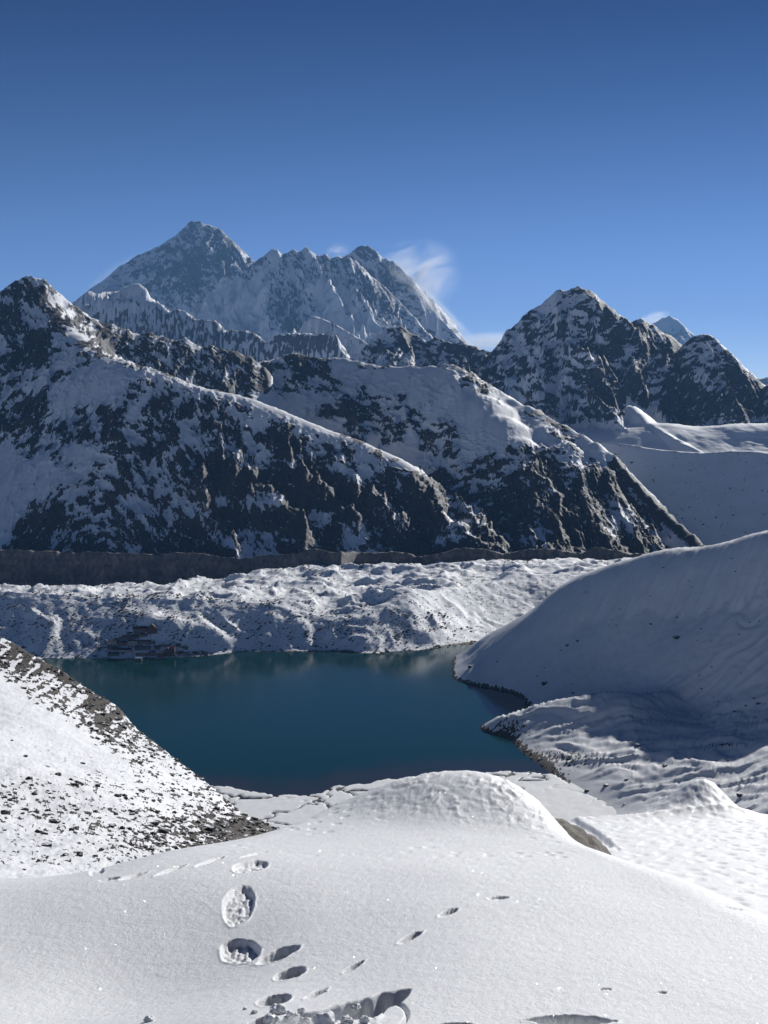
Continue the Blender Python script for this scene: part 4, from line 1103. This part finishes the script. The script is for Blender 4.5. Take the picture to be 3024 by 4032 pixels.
# stones on the right-hand hill, in the shade
ka, kb = 1 / 1.253, 1 / 1.3554
right_st = [(1700 + 190 * ka, 2500 + 160 * ka, 26, "dark boulder with a snow cap just above the point of the right shore"), (1700 + 555 * ka, 2500 + 243 * ka, 32, "low dark boulder on the shaded hill foot, above the knoll"),
            (1800 + 1170 * kb, 2050 + 628 * kb, 36, "long slanting dark rock alone high on the shaded right hill"), (1700 + 1015 * ka, 2500 + 545 * ka, 22, "dark boulder in the middle of the snowy knoll face"),
            (1700 + 1150 * ka, 2500 + 648 * ka, 26, "flat dark boulder lower right on the knoll face, near a smaller one"), (1700 + 860 * ka, 2500 + 745 * ka, 26, "flat boulder low on the slope, left of a split stone"),
            (1700 + 1520 * ka, 2500 + 795 * ka, 32, "large dark boulder at the right, just above the second snow mound"), (1700 + 765 * ka, 2500 + 772 * ka, 22, "flat stone at the edge of the delta snow, foot of the right slope")]
for i, (x, y, w, lb) in enumerate(right_st):
    boulder(rh_H, x, y, w, 1180, 2400, lb, None, i, 0.8 if i != 2 else 0.5)
rs = [(695, 243, 10), (720, 32, 14), (668, 55, 12), (640, 75, 7), (557, 162, 10), (520, 203, 10), (323, 132, 9), (1065, 612, 13), (960, 715, 17), (948, 835, 10), (1550, 350, 15), (1495, 380, 18), (1610, 340, 18), (1590, 315, 12),
      (1645, 340, 10), (1410, 350, 10), (1330, 265, 11), (1465, 620, 14), (1412, 330, 9), (1530, 515, 9), (1595, 410, 9), (1090, 722, 8), (700, 560, 9), (905, 600, 7), (1060, 318, 9), (695, 288, 14), (1380, 158, 9), (1320, 200, 8), (1475, 40, 8), (1328, 398, 12), (1455, 310, 8)]
rt = [(688, 382, 11), (867, 470, 8), (643, 643, 17), (588, 667, 16), (552, 692, 9), (1486, 273, 11), (1465, 203, 9), (1237, 323, 8), (1030, 402, 8), (1175, 516, 12), (1560, 545, 9), (1612, 535, 9), (1505, 608, 10), (1303, 577, 9), (1460, 654, 9), (1280, 640, 8), (850, 560, 9), (825, 530, 8), (808, 557, 8), (1033, 553, 14), (1100, 250, 9), (1250, 355, 8), (890, 500, 7), (1340, 470, 7)]
for i, (x, y, w) in enumerate([(1700 + p * ka, 2500 + q * ka, w) for p, q, w in rs] + [(1800 + p * kb, 2050 + q * kb, w) for p, q, w in rt]):
    zone = ("just below the lit crest of the right hill" if y < 2360 else "on the shaded right hill, above the point of the shore" if x < 2150 and y < 2720 else "in the middle of the big shaded hill face" if y < 2560 and x < 2650
            else "high on the shaded hill near the right edge of the frame" if y < 2560 else "on the hill foot, just above the knoll" if y < 2740 and x < 2500 else "on the snowy knoll face" if x < 2700 and y < 3000 else "in the cluster of stones right of the knoll" if y < 2860 else "low on the slope between the delta and the second mound" if x < 2600 else "on the rippled snow above the second mound")
    size = "larger" if w > 13 else "tiny" if w < 9 else "small"
    boulder(rh_H, x, y, w, 1180, 2400, "%s dark stone %s" % (size, zone), "stones on the shaded right hill", i + 3, 0.75)

# loose small stones: nobody could count them
def scatter(name, H, pts, sizes, mat, label, seed=5, squash=0.7):
    r = np.random.default_rng(seed)
    bases = []
    for s in range(4):
        bm = bmesh.new(); bmesh.ops.create_icosphere(bm, subdivisions=1, radius=1.0)
        v = np.array([q.co[:] for q in bm.verts]); f = np.array([[k.index for k in q.verts] for q in bm.faces]); bm.free()
        v = v[:, :] * (0.75 + 0.5 * r.random((len(v), 1))); v[:, 2] *= squash
        bases.append((v, f))
    X, Y = pts
    Z = H(X, Y, True)
    n = len(X); nv = len(bases[0][0]); nf = len(bases[0][1])
    V = np.empty((n, nv, 3), np.float32); F = np.empty((n, nf, 3), np.int32)
    a = r.random(n) * 6.283; k = r.integers(0, 4, n)
    for b in range(4):
        m = k == b
        v = bases[b][0]
        ca, sa = np.cos(a[m])[:, None], np.sin(a[m])[:, None]
        s = sizes[m][:, None]
        st = 1 + r.random(m.sum())[:, None] * 0.8
        vx = (v[None, :, 0] * ca * st - v[None, :, 1] * sa) * s; vy = (v[None, :, 0] * sa * st + v[None, :, 1] * ca) * s
        V[m] = np.stack([vx + X[m][:, None], vy + Y[m][:, None], v[None, :, 2] * s + Z[m][:, None] + s * 0.15], -1)
        F[m] = bases[b][1][None] + (np.nonzero(m)[0] * nv)[:, None, None]
    o = link(name, mesh_np(name, V.reshape(-1, 3), F.reshape(-1, 3), mat, False))
    tag(o, label, kind='stuff')
    return o

def sample(H, n, region, d0, d1, dens, seed, smin_, smax_, power=3.0):
    """random places, kept where dens(px, py) says"""
    r = np.random.default_rng(seed)
    u = U(region[0]) + (U(region[1]) - U(region[0])) * r.random(n)
    Y = np.sqrt(d0 ** 2 + (d1 ** 2 - d0 ** 2) * r.random(n)); X = u * Y
    Z = H(X, Y, False); px, py = pix(X, Y, Z)
    keep = r.random(n) < dens(px, py, X, Y, Z)
    s = smin_ + (smax_ - smin_) * r.random(n) ** power
    return (X[keep], Y[keep]), s[keep]

m_scrub = stone_mat("scrub", (0.018, 0.015, 0.014), (0.065, 0.048, 0.032), 0.8, snow=0.90)
pts, sz = sample(ls_H, 90000, (-350, 1300), 190, 1050, lambda px, py, X, Y, Z: np.clip(ls_bare(px, py) * 1.1 - 0.12, 0, 1) * (fbm(px / 40, py / 18, 4, 261) > 0.05) * sstep(1250, 250, Y) * 1.5, 9, 0.14, 0.8)
scatter("scrub", ls_H, pts, sz * (0.6 + pts[1] / 700), m_scrub, "low brown scrub and small stones through the thin snow of the left slope", squash=0.85)
pts, sz = sample(mor_H, 60000, (-300, 2200), 2360, 2620, lambda px, py, X, Y, Z: np.clip(0.03 + 0.14 * (fbm(px / 80, py / 40, 3, 262) > 0.12), 0, 1), 10, 0.7, 2.6)
scatter("rubble", mor_H, pts, sz, m_stone_bare, "loose dark stones sprinkled over the snowed moraine bank")
pts, sz = sample(rh_H, 30000, (1750, 2700), 1400, 2300, lambda px, py, X, Y, Z: (Z > -419.8) * (Z < -416.8) * (px < 2230) * 0.5, 11, 0.5, 1.9)
scatter("shore_stones", rh_H, pts, sz, m_stone_bare, "dark stones along the right-hand waterline")
pts, sz = sample(tr_H, 5000, (2300, 3300), 4200, 5000, lambda px, py, X, Y, Z: 0.05 + 0 * px, 12, 1.0, 4.5)
scatter("rubble", tr_H, pts, sz, m_stone_bare, "tiny dark stones sprinkled over the wide smooth snow slope", seed=8)

# ------------------------------------------------------------------ rock showing beside the mound, and clods in the post hole
bm = bmesh.new(); bmesh.ops.create_icosphere(bm, subdivisions=5, radius=1.0)
me = bpy.data.meshes.new("boulder"); bm.to_mesh(me); bm.free()
co = np.empty(len(me.vertices) * 3, np.float32); me.vertices.foreach_get("co", co); co = co.reshape(-1, 3)
nrm = co / np.linalg.norm(co, axis=1, keepdims=True)
disp = 1 + 0.10 * fbm(nrm[:, 0] * 2 + 5, nrm[:, 2] * 2 + nrm[:, 1], 4, 501) - 0.10 * sstep(0.10, 0.0, np.abs(nrm[:, 0] * 0.9 + nrm[:, 2] * 0.5 - 0.42 + 0.08 * fbm(nrm[:, 1] * 3, nrm[:, 2] * 3, 3, 502))) + 0.035 * ridged(nrm[:, 0] * 6, nrm[:, 2] * 6 + nrm[:, 1] * 4, 4, 503)
co = nrm * disp[:, None]
me.vertices.foreach_set("co", co.ravel().astype(np.float32)); me.materials.append(m_granite)
for pl in me.polygons: pl.use_smooth = True
bd = link("boulder", me)
q = P(2262, 3400, 13.6)
bd.location = q; bd.scale = (0.52, 0.75, 0.30); bd.rotation_euler = (0, math.radians(34), math.radians(-8))
tag(bd, "bare brown-grey cracked boulder showing from under the right end of the snow mound", "boulder")

clm = []
for s in range(4):
    bm = bmesh.new(); bmesh.ops.create_icosphere(bm, subdivisions=4, radius=1.0)
    for v in bm.verts:
        p = v.co
        k = 1 + 0.22 * math.sin(p.x * 3 + s) * math.cos(p.y * 4 + s * 2) + 0.10 * math.sin(p.x * 9 + p.z * 7 + s) + 0.06 * math.sin(p.y * 17 + s) * math.sin(p.x * 15)
        v.co = p * k
    me = bpy.data.meshes.new("snow_clod"); bm.to_mesh(me); bm.free(); me.materials.append(m_snow)
    for pl in me.polygons: pl.use_smooth = True
    clm.append(me)
clods = [(1095, 3990, 36, "rounded snow clod at the left end of the long post hole"), (1186, 3985, 17, "small snow clod standing beside the big left one in the post hole"), (1150, 4005, 25, None), (1399, 3978, 24, "lone snow clod against the shaded wall of the post hole"),
         (1283, 4030, 45, "broad snow lump in front of the post hole, largest of its rim"), (1204, 4030, 28, None), (1363, 4028, 28, None), (1435, 4022, 22, None), (1066, 4032, 38, None), (965, 3975, 10, None), (1001, 3990, 13, None), (1283, 3905, 8, None),
         (587, 4022, 22, "snow clod in the trough at the bottom left")]
for i, (x, y, r_, lb) in enumerate(clods):
    p = hit(fg_H, x, y, 4.0, 9.0)
    s = r_ * p.y / FOC * 0.85
    o = link("snow_clod", clm[i % 4]); o.location = p + Vector((0, 0, s * 0.35)); o.scale = (s * 1.15, s, s * 0.8); o.rotation_euler = (0, 0, i * 1.3)
    tag(o, lb or "small broken lump of snow along the rim of the post hole", "snow clod", None if lb else "broken snow round the post hole")

# ------------------------------------------------------------------ haze between us and the far peaks
bm = bmesh.new(); bmesh.ops.create_cube(bm, size=1.0)
me = bpy.data.meshes.new("haze"); bm.to_mesh(me); bm.free()
hz = link("haze", me); hz.scale = (62000, 50000, 4475); hz.location = (0, 24000, 1712)
hm = bpy.data.materials.new("haze"); hm.use_nodes = True; nt = hm.node_tree; nt.nodes.clear()
pv = node(nt, 'ShaderNodeVolumePrincipled'); pv.inputs['Density'].default_value = 1.75e-5; pv.inputs['Color'].default_value = (0.25, 0.53, 1.0, 1); pv.inputs['Anisotropy'].default_value = 0.0
mo = node(nt, 'ShaderNodeOutputMaterial'); nt.links.new(pv.outputs[0], mo.inputs['Volume'])
me.materials.append(hm)
tag(hz, "thin blue air between the valley and the far peaks", kind='stuff')

# ------------------------------------------------------------------ lakeside village
def wall_mat(name, ca, cb):
    m, nt, b = new_mat(name)
    geo = node(nt, 'ShaderNodeNewGeometry')
    n = noise_node(nt, geo.outputs['Position'], 0.9, 5, 0.7)
    nt.links.new(mixc(nt, maprange(nt, n, 0.35, 0.65), ca, cb), b.inputs['Base Color'])
    b.inputs['Roughness'].default_value = 0.85
    return m
def flat_mat(name, c, rough=0.6, metal=0.0):
    m, nt, b = new_mat(name)
    b.inputs['Base Color'].default_value = (*c, 1); b.inputs['Roughness'].default_value = rough; b.inputs['Metallic'].default_value = metal
    return m
W_STONE = wall_mat("rubble_stone_wall", (0.10, 0.09, 0.085), (0.20, 0.18, 0.16))
W_PALE = wall_mat("pale_plaster_wall", (0.42, 0.39, 0.35), (0.55, 0.52, 0.47))
W_BROWN = wall_mat("brown_wood_wall", (0.09, 0.06, 0.045), (0.16, 0.11, 0.08))
W_RED = wall_mat("reddish_wall", (0.10, 0.070, 0.065), (0.15, 0.10, 0.09))
R_DARK = wall_mat("dark_metal_roof", (0.035, 0.035, 0.04), (0.07, 0.07, 0.075))
R_RED = wall_mat("maroon_roof", (0.07, 0.022, 0.02), (0.11, 0.035, 0.03))
R_GREEN = wall_mat("grey_green_roof", (0.07, 0.095, 0.09), (0.12, 0.14, 0.13))
R_SNOW = wall_mat("snowed_roof", (0.70, 0.71, 0.74), (0.85, 0.86, 0.88))
GLASS = flat_mat("dark_window_glass", (0.02, 0.025, 0.03), 0.15)
FRAME = flat_mat("pale_window_frame", (0.5, 0.48, 0.44), 0.6)

def box_mesh(name, x0, x1, y0, y1, z0, z1, mat):
    v = [(x, y, z) for z in (z0, z1) for y in (y0, y1) for x in (x0, x1)]
    f = [(0, 2, 3, 1), (4, 5, 7, 6), (0, 1, 5, 4), (2, 6, 7, 3), (1, 3, 7, 5), (0, 4, 6, 2)]
    me = bpy.data.meshes.new(name); me.from_pydata(v, [], f); me.materials.append(mat); return me

def gable_mesh(name, w, dp, z, rise, mat, along=True, t=0.25, ov=0.5):
    """pitched roof of two thick slopes; ridge along x or along y"""
    a, b = (w / 2 + ov, dp / 2 + ov) if along else (dp / 2 + ov, w / 2 + ov)
    lo = z - rise * ov / b
    prof = [(-b, lo), (0, z + rise), (b, lo), (b, lo + t), (0, z + rise + t), (-b, lo + t)]
    v = []
    for s in (-a, a):
        for (p, q) in prof:
            v.append((s, p, q) if along else (p, s, q))
    f = [(0, 1, 7, 6), (1, 2, 8, 7), (2, 3, 9, 8), (3, 4, 10, 9), (4, 5, 11, 10), (5, 0, 6, 11), (0, 5, 4, 1), (1, 4, 3, 2), (6, 7, 10, 11), (7, 8, 9, 10)]
    me = bpy.data.meshes.new(name); me.from_pydata(v, [], f); me.materials.append(mat); return me

_wm = {}
def window_mesh(w, h, arch):
    k = (round(w, 2), round(h, 2), arch)
    if k not in _wm:
        bm = bmesh.new()
        def bxx(x0, x1, z0, z1, y0, y1, mi):
            g = bmesh.ops.create_cube(bm, size=1.0)
            for v_ in g['verts']:
                v_.co = Vector(((x0 + x1) / 2 + v_.co.x * (x1 - x0), (y0 + y1) / 2 + v_.co.y * (y1 - y0), (z0 + z1) / 2 + v_.co.z * (z1 - z0)))
            for f_ in {f for v_ in g['verts'] for f in v_.link_faces}: f_.material_index = mi
        fr = 0.16
        bxx(-w / 2, w / 2, 0, h, -0.04, 0.02, 1)
        bxx(-w / 2 - fr, -w / 2, -fr, h + fr, -0.12, 0.02, 0); bxx(w / 2, w / 2 + fr, -fr, h + fr, -0.12, 0.02, 0)
        bxx(-w / 2, w / 2, -fr, 0, -0.12, 0.02, 0); bxx(-w / 2, w / 2, h, h + fr, -0.12, 0.02, 0)
        me = bpy.data.meshes.new("window"); bm.to_mesh(me); bm.free()
        me.materials.append(FRAME); me.materials.append(GLASS)
        _wm[k] = me
    return _wm[k]

# x0, x1, base row, eave row, roof rise rows (in crop units of the village view), ridge along x, wall, roof, window rows, columns, depth m, yaw, label
VS = 460.0 / 1659.0
VIL = [
    (515, 722, 205, 128, 26, True, W_STONE, R_RED, 2, 7, 11, 2, "long lodge with a maroon roof standing highest in the lakeside village"),
    (722, 860, 203, 125, 58, False, W_BROWN, R_RED, 1, 4, 16, 4, "tall gabled house attached at the right end of the highest lodge"),
    (430, 508, 208, 186, 8, True, W_BROWN, R_DARK, 1, 2, 7, 0, "little dark hut just left of the highest lodge"),
    (605, 725, 250, 212, 12, True, W_STONE, R_GREEN, 1, 4, 9, 0, "low grey-green roofed house directly below the highest lodge"),
    (484, 600, 278, 236, 10, True, W_STONE, R_DARK, 1, 3, 9, 0, "dark roofed house between two long ones, second tier of the village"),
    (318, 478, 284, 240, 12, True, W_STONE, R_GREEN, 1, 5, 9, -3, "long grey house at the left of the second tier, above the walled lodge"),
    (232, 312, 298, 274, 8, True, W_STONE, R_DARK, 1, 2, 7, 0, "small hut at the upper left edge of the village"),
    (112, 148, 352, 300, 10, False, W_STONE, R_DARK, 0, 0, 7, 0, "narrow stone tower house at the far left of the village"),
    (150, 288, 378, 322, 14, True, W_PALE, R_DARK, 1, 5, 9, 3, "whitish walled lodge with a row of windows at the left of the village"),
    (300, 432, 376, 322, 16, True, W_STONE, R_DARK, 1, 3, 10, 0, "plain stone lodge joined to the left of the big many-windowed lodge"),
    (434, 588, 376, 304, 8, True, W_PALE, R_DARK, 3, 8, 10, 0, "three storey pale lodge with close rows of windows in the village centre"),
    (592, 770, 352, 308, 12, True, W_STONE, R_GREEN, 1, 9, 10, 0, "long low stone lodge joined to the right of the three storey one"),
    (774, 832, 352, 326, 22, False, W_STONE, R_DARK, 0, 0, 9, 0, "small gabled house at the right end of the long central lodge"),
    (880, 1040, 388, 346, 10, True, W_STONE, R_SNOW, 1, 6, 9, 2, "long low house with snow on its roof, right of the village centre"),
    (70, 148, 402, 378, 10, True, W_STONE, R_SNOW, 0, 0, 7, 0, "small snow roofed shed at the left, below the stone tower house"),
    (12, 62, 432, 404, 8, True, W_STONE, R_DARK, 0, 0, 6, 0, "leftmost hut of the village, standing alone"),
    (152, 262, 430, 390, 12, True, W_STONE, R_GREEN, 1, 3, 8, 0, "grey roofed house below the whitish walled lodge"),
    (222, 492, 478, 432, 24, True, W_PALE, R_DARK, 1, 11, 10, -2, "long lodge with a dark roof and arcade of pale windows, lower left"),
    (542, 768, 432, 392, 14, True, W_STONE, R_GREEN, 1, 8, 9, 0, "long stone house between the arcaded lodge and the small square one"),
    (812, 902, 430, 388, 14, True, W_STONE, R_DARK, 1, 3, 8, 0, "small square stone house right of centre, below the snow roofed one"),
    (552, 740, 518, 462, 14, True, W_STONE, R_SNOW, 1, 6, 10, 2, "long front lodge with snow along its roof, near the water"),
    (742, 832, 518, 470, 26, False, W_STONE, R_DARK, 1, 2, 10, 4, "gabled stone house joined to the right of the long front lodge"),
    (152, 312, 520, 486, 12, True, W_STONE, R_DARK, 1, 5, 8, -3, "low lodge with square windows lowest on the left side of the village"),
    (850, 962, 544, 476, 12, True, W_BROWN, R_DARK, 2, 4, 8, 0, "dark brown house with tall panes, left of the reddish one by the shore"),
    (966, 1050, 520, 432, 30, False, W_RED, R_RED, 2, 3, 10, -4, "reddish gabled house near the shore, the taller left wing"),
    (1040, 1112, 520, 400, 16, True, W_RED, R_RED, 3, 3, 9, 0, "reddish three storey block near the shore, right of the gabled wing"),
    (1122, 1330, 502, 478, 10, True, W_STONE, R_GREEN, 1, 8, 8, 3, "long low shed with a grey-green roof by the right shore"),
    (1116, 1240, 462, 440, 10, True, W_STONE, R_SNOW, 1, 4, 7, 3, "snow roofed low house behind the long right-hand shed"),
    (1200, 1296, 418, 392, 22, False, W_STONE, R_GREEN, 0, 0, 9, 0, "grey gabled house at the right, highest on that side"),
    (1122, 1196, 388, 356, 12, True, W_STONE, R_DARK, 1, 3, 7, 0, "small dark roofed house upper right, beneath the scrubby hump"),
    (1352, 1462, 470, 448, 8, True, W_STONE, R_SNOW, 0, 0, 7, 3, "low snow roofed shed towards the right end of the village"),
    (1500, 1592, 496, 470, 8, True, W_STONE, R_DARK, 0, 0, 7, 4, "dark shed at the very right end of the village"),
    (552, 642, 584, 548, 10, True, W_STONE, R_SNOW, 1, 2, 6, 0, "small boat-side hut with snow roof at the water's edge"),
]
for (x0, x1, yb, ye, rr, along, wm, rm, wr, wc, dp, yaw, lb) in VIL:
    px = 380 + (x0 + x1) / 2 * VS; py = 2440 + yb * VS
    p = hit(mor_H, px, py, 2330, 2560, 500)
    k = p.y / FOC * VS
    w = (x1 - x0) * k * 0.97; h = (yb - ye) * k * 1.03; rise = rr * k * 1.0
    t = bpy.data.objects.new("lodge" if w > 12 else "house", None); S.collection.objects.link(t)
    t.location = p; t.rotation_euler = (0, 0, math.radians(yaw))
    tag(t, lb, "lodge" if w > 12 else "house", "houses of the lakeside village")
    link("wall", box_mesh("wall", -w / 2, w / 2, 0, dp, -5, h, wm), t)
    ro = link("roof", gable_mesh("roof", w, dp, h - (0.0 if along else 0.0), rise, rm, along), t); ro.location = (0, dp / 2, 0)
    if along:
        # gable ends under the pitched roof
        ga = bpy.data.meshes.new("gable"); hw = w / 2 - 0.02
        ga.from_pydata([(-hw, 0, h), (-hw, dp, h), (-hw, dp / 2, h + rise), (hw, 0, h), (hw, dp, h), (hw, dp / 2, h + rise)], [], [(0, 1, 2), (3, 5, 4), (0, 2, 5, 3), (1, 4, 5, 2)]); ga.materials.append(wm)
    else:
        ga = bpy.data.meshes.new("gable"); hw = dp - 0.02
        ga.from_pydata([(-w / 2, 0.02, h), (w / 2, 0.02, h), (0, 0.02, h + rise), (-w / 2, hw, h), (w / 2, hw, h), (0, hw, h + rise)], [], [(0, 1, 2), (3, 5, 4), (0, 2, 5, 3), (1, 4, 5, 2)]); ga.materials.append(wm)
    link("gable", ga, t)
    if wr and wc:
        ch = h / wr; cw = w / wc
        me = window_mesh(min(cw * 0.55, 1.8), min(ch * 0.52, 2.0), False)
        for i in range(wc):
            for j in range(wr):
                o = link("window", me, t); o.location = (-w / 2 + cw * (i + 0.5), -0.005, ch * (j + 0.26))

# ------------------------------------------------------------------ snow blown off the high ridges, and one thin cloud beyond
def wisp(name, px, py, d, rpx, rpy, rd, dens, scale, tilt, thr, label, stretch=3.0, seed=0.0, skew=0.0):
    bm = bmesh.new(); bmesh.ops.create_icosphere(bm, subdivisions=3, radius=1.0)
    me = bpy.data.meshes.new(name); bm.to_mesh(me); bm.free()
    o = link(name, me); o.location = P(px, py, d)
    k = d / FOC
    o.scale = (rpx * k, rd, rpy * k); o.rotation_euler = (0, -math.radians(tilt), 0)
    m = bpy.data.materials.new(name); m.use_nodes = True; nt = m.node_tree; nt.nodes.clear()
    tc = node(nt, 'ShaderNodeTexCoord')
    ln = node(nt, 'ShaderNodeVectorMath', operation='LENGTH'); nt.links.new(tc.outputs['Object'], ln.inputs[0])
    fall = maprange(nt, ln.outputs['Value'], 1.0, 0.15)
    mp = node(nt, 'ShaderNodeMapping'); mp.inputs['Scale'].default_value = (scale, scale * 0.6, scale * stretch); mp.inputs['Location'].default_value = (seed, seed, 0); mp.inputs['Rotation'].default_value = (0, skew, 0)
    nt.links.new(tc.outputs['Object'], mp.inputs['Vector'])
    n = noise_node(nt, mp.outputs[0], 1.0, 6, 0.62, 0.8)
    v = mth(nt, 'MULTIPLY', mth(nt, 'MULTIPLY', maprange(nt, n, thr, thr + 0.3), fall), dens)
    pv = node(nt, 'ShaderNodeVolumePrincipled'); pv.inputs['Color'].default_value = (0.95, 0.97, 1.0, 1); pv.inputs['Anisotropy'].default_value = 0.62
    nt.links.new(v, pv.inputs['Density'])
    mo = node(nt, 'ShaderNodeOutputMaterial'); nt.links.new(pv.outputs[0], mo.inputs['Volume'])
    me.materials.append(m)
    tag(o, label, kind='stuff')
    return o
wisp("blown_snow", 1615, 1110, 24500, 230, 170, 500, 0.0032, 1.6, 25, 0.36, "thin snow plume blowing up and right from the pale summit ridge", 1.4, 3.0, 0.9)
wisp("blown_snow", 1690, 1200, 23700, 270, 52, 350, 0.0034, 1.8, -41, 0.32, "snow streaming close along the right-hand edge of the pale ridge", 2.5, 7.0)
wisp("blown_snow", 1330, 990, 23200, 60, 45, 250, 0.0022, 1.5, 20, 0.40, "small puff of blown snow above the fluted ridge", 1.5, 11.0)
wisp("blown_snow", 445, 1080, 26200, 190, 34, 400, 0.0010, 1.8, 35, 0.35, "faint blown snow along the left ridge of the great rock pyramid", 2.0, 5.0)
wisp("blown_snow", 2565, 1262, 42200, 90, 36, 700, 0.0012, 1.5, 22, 0.30, "bright blown snow left of the small distant cone peak", 2.0, 9.0)
wisp("cloud", 1930, 1345, 53000, 260, 44, 2500, 0.0006, 1.0, 2, 0.25, "thin pale cloud band low in the gap between the great ridge and the rocky peak", 5.0, 2.0)
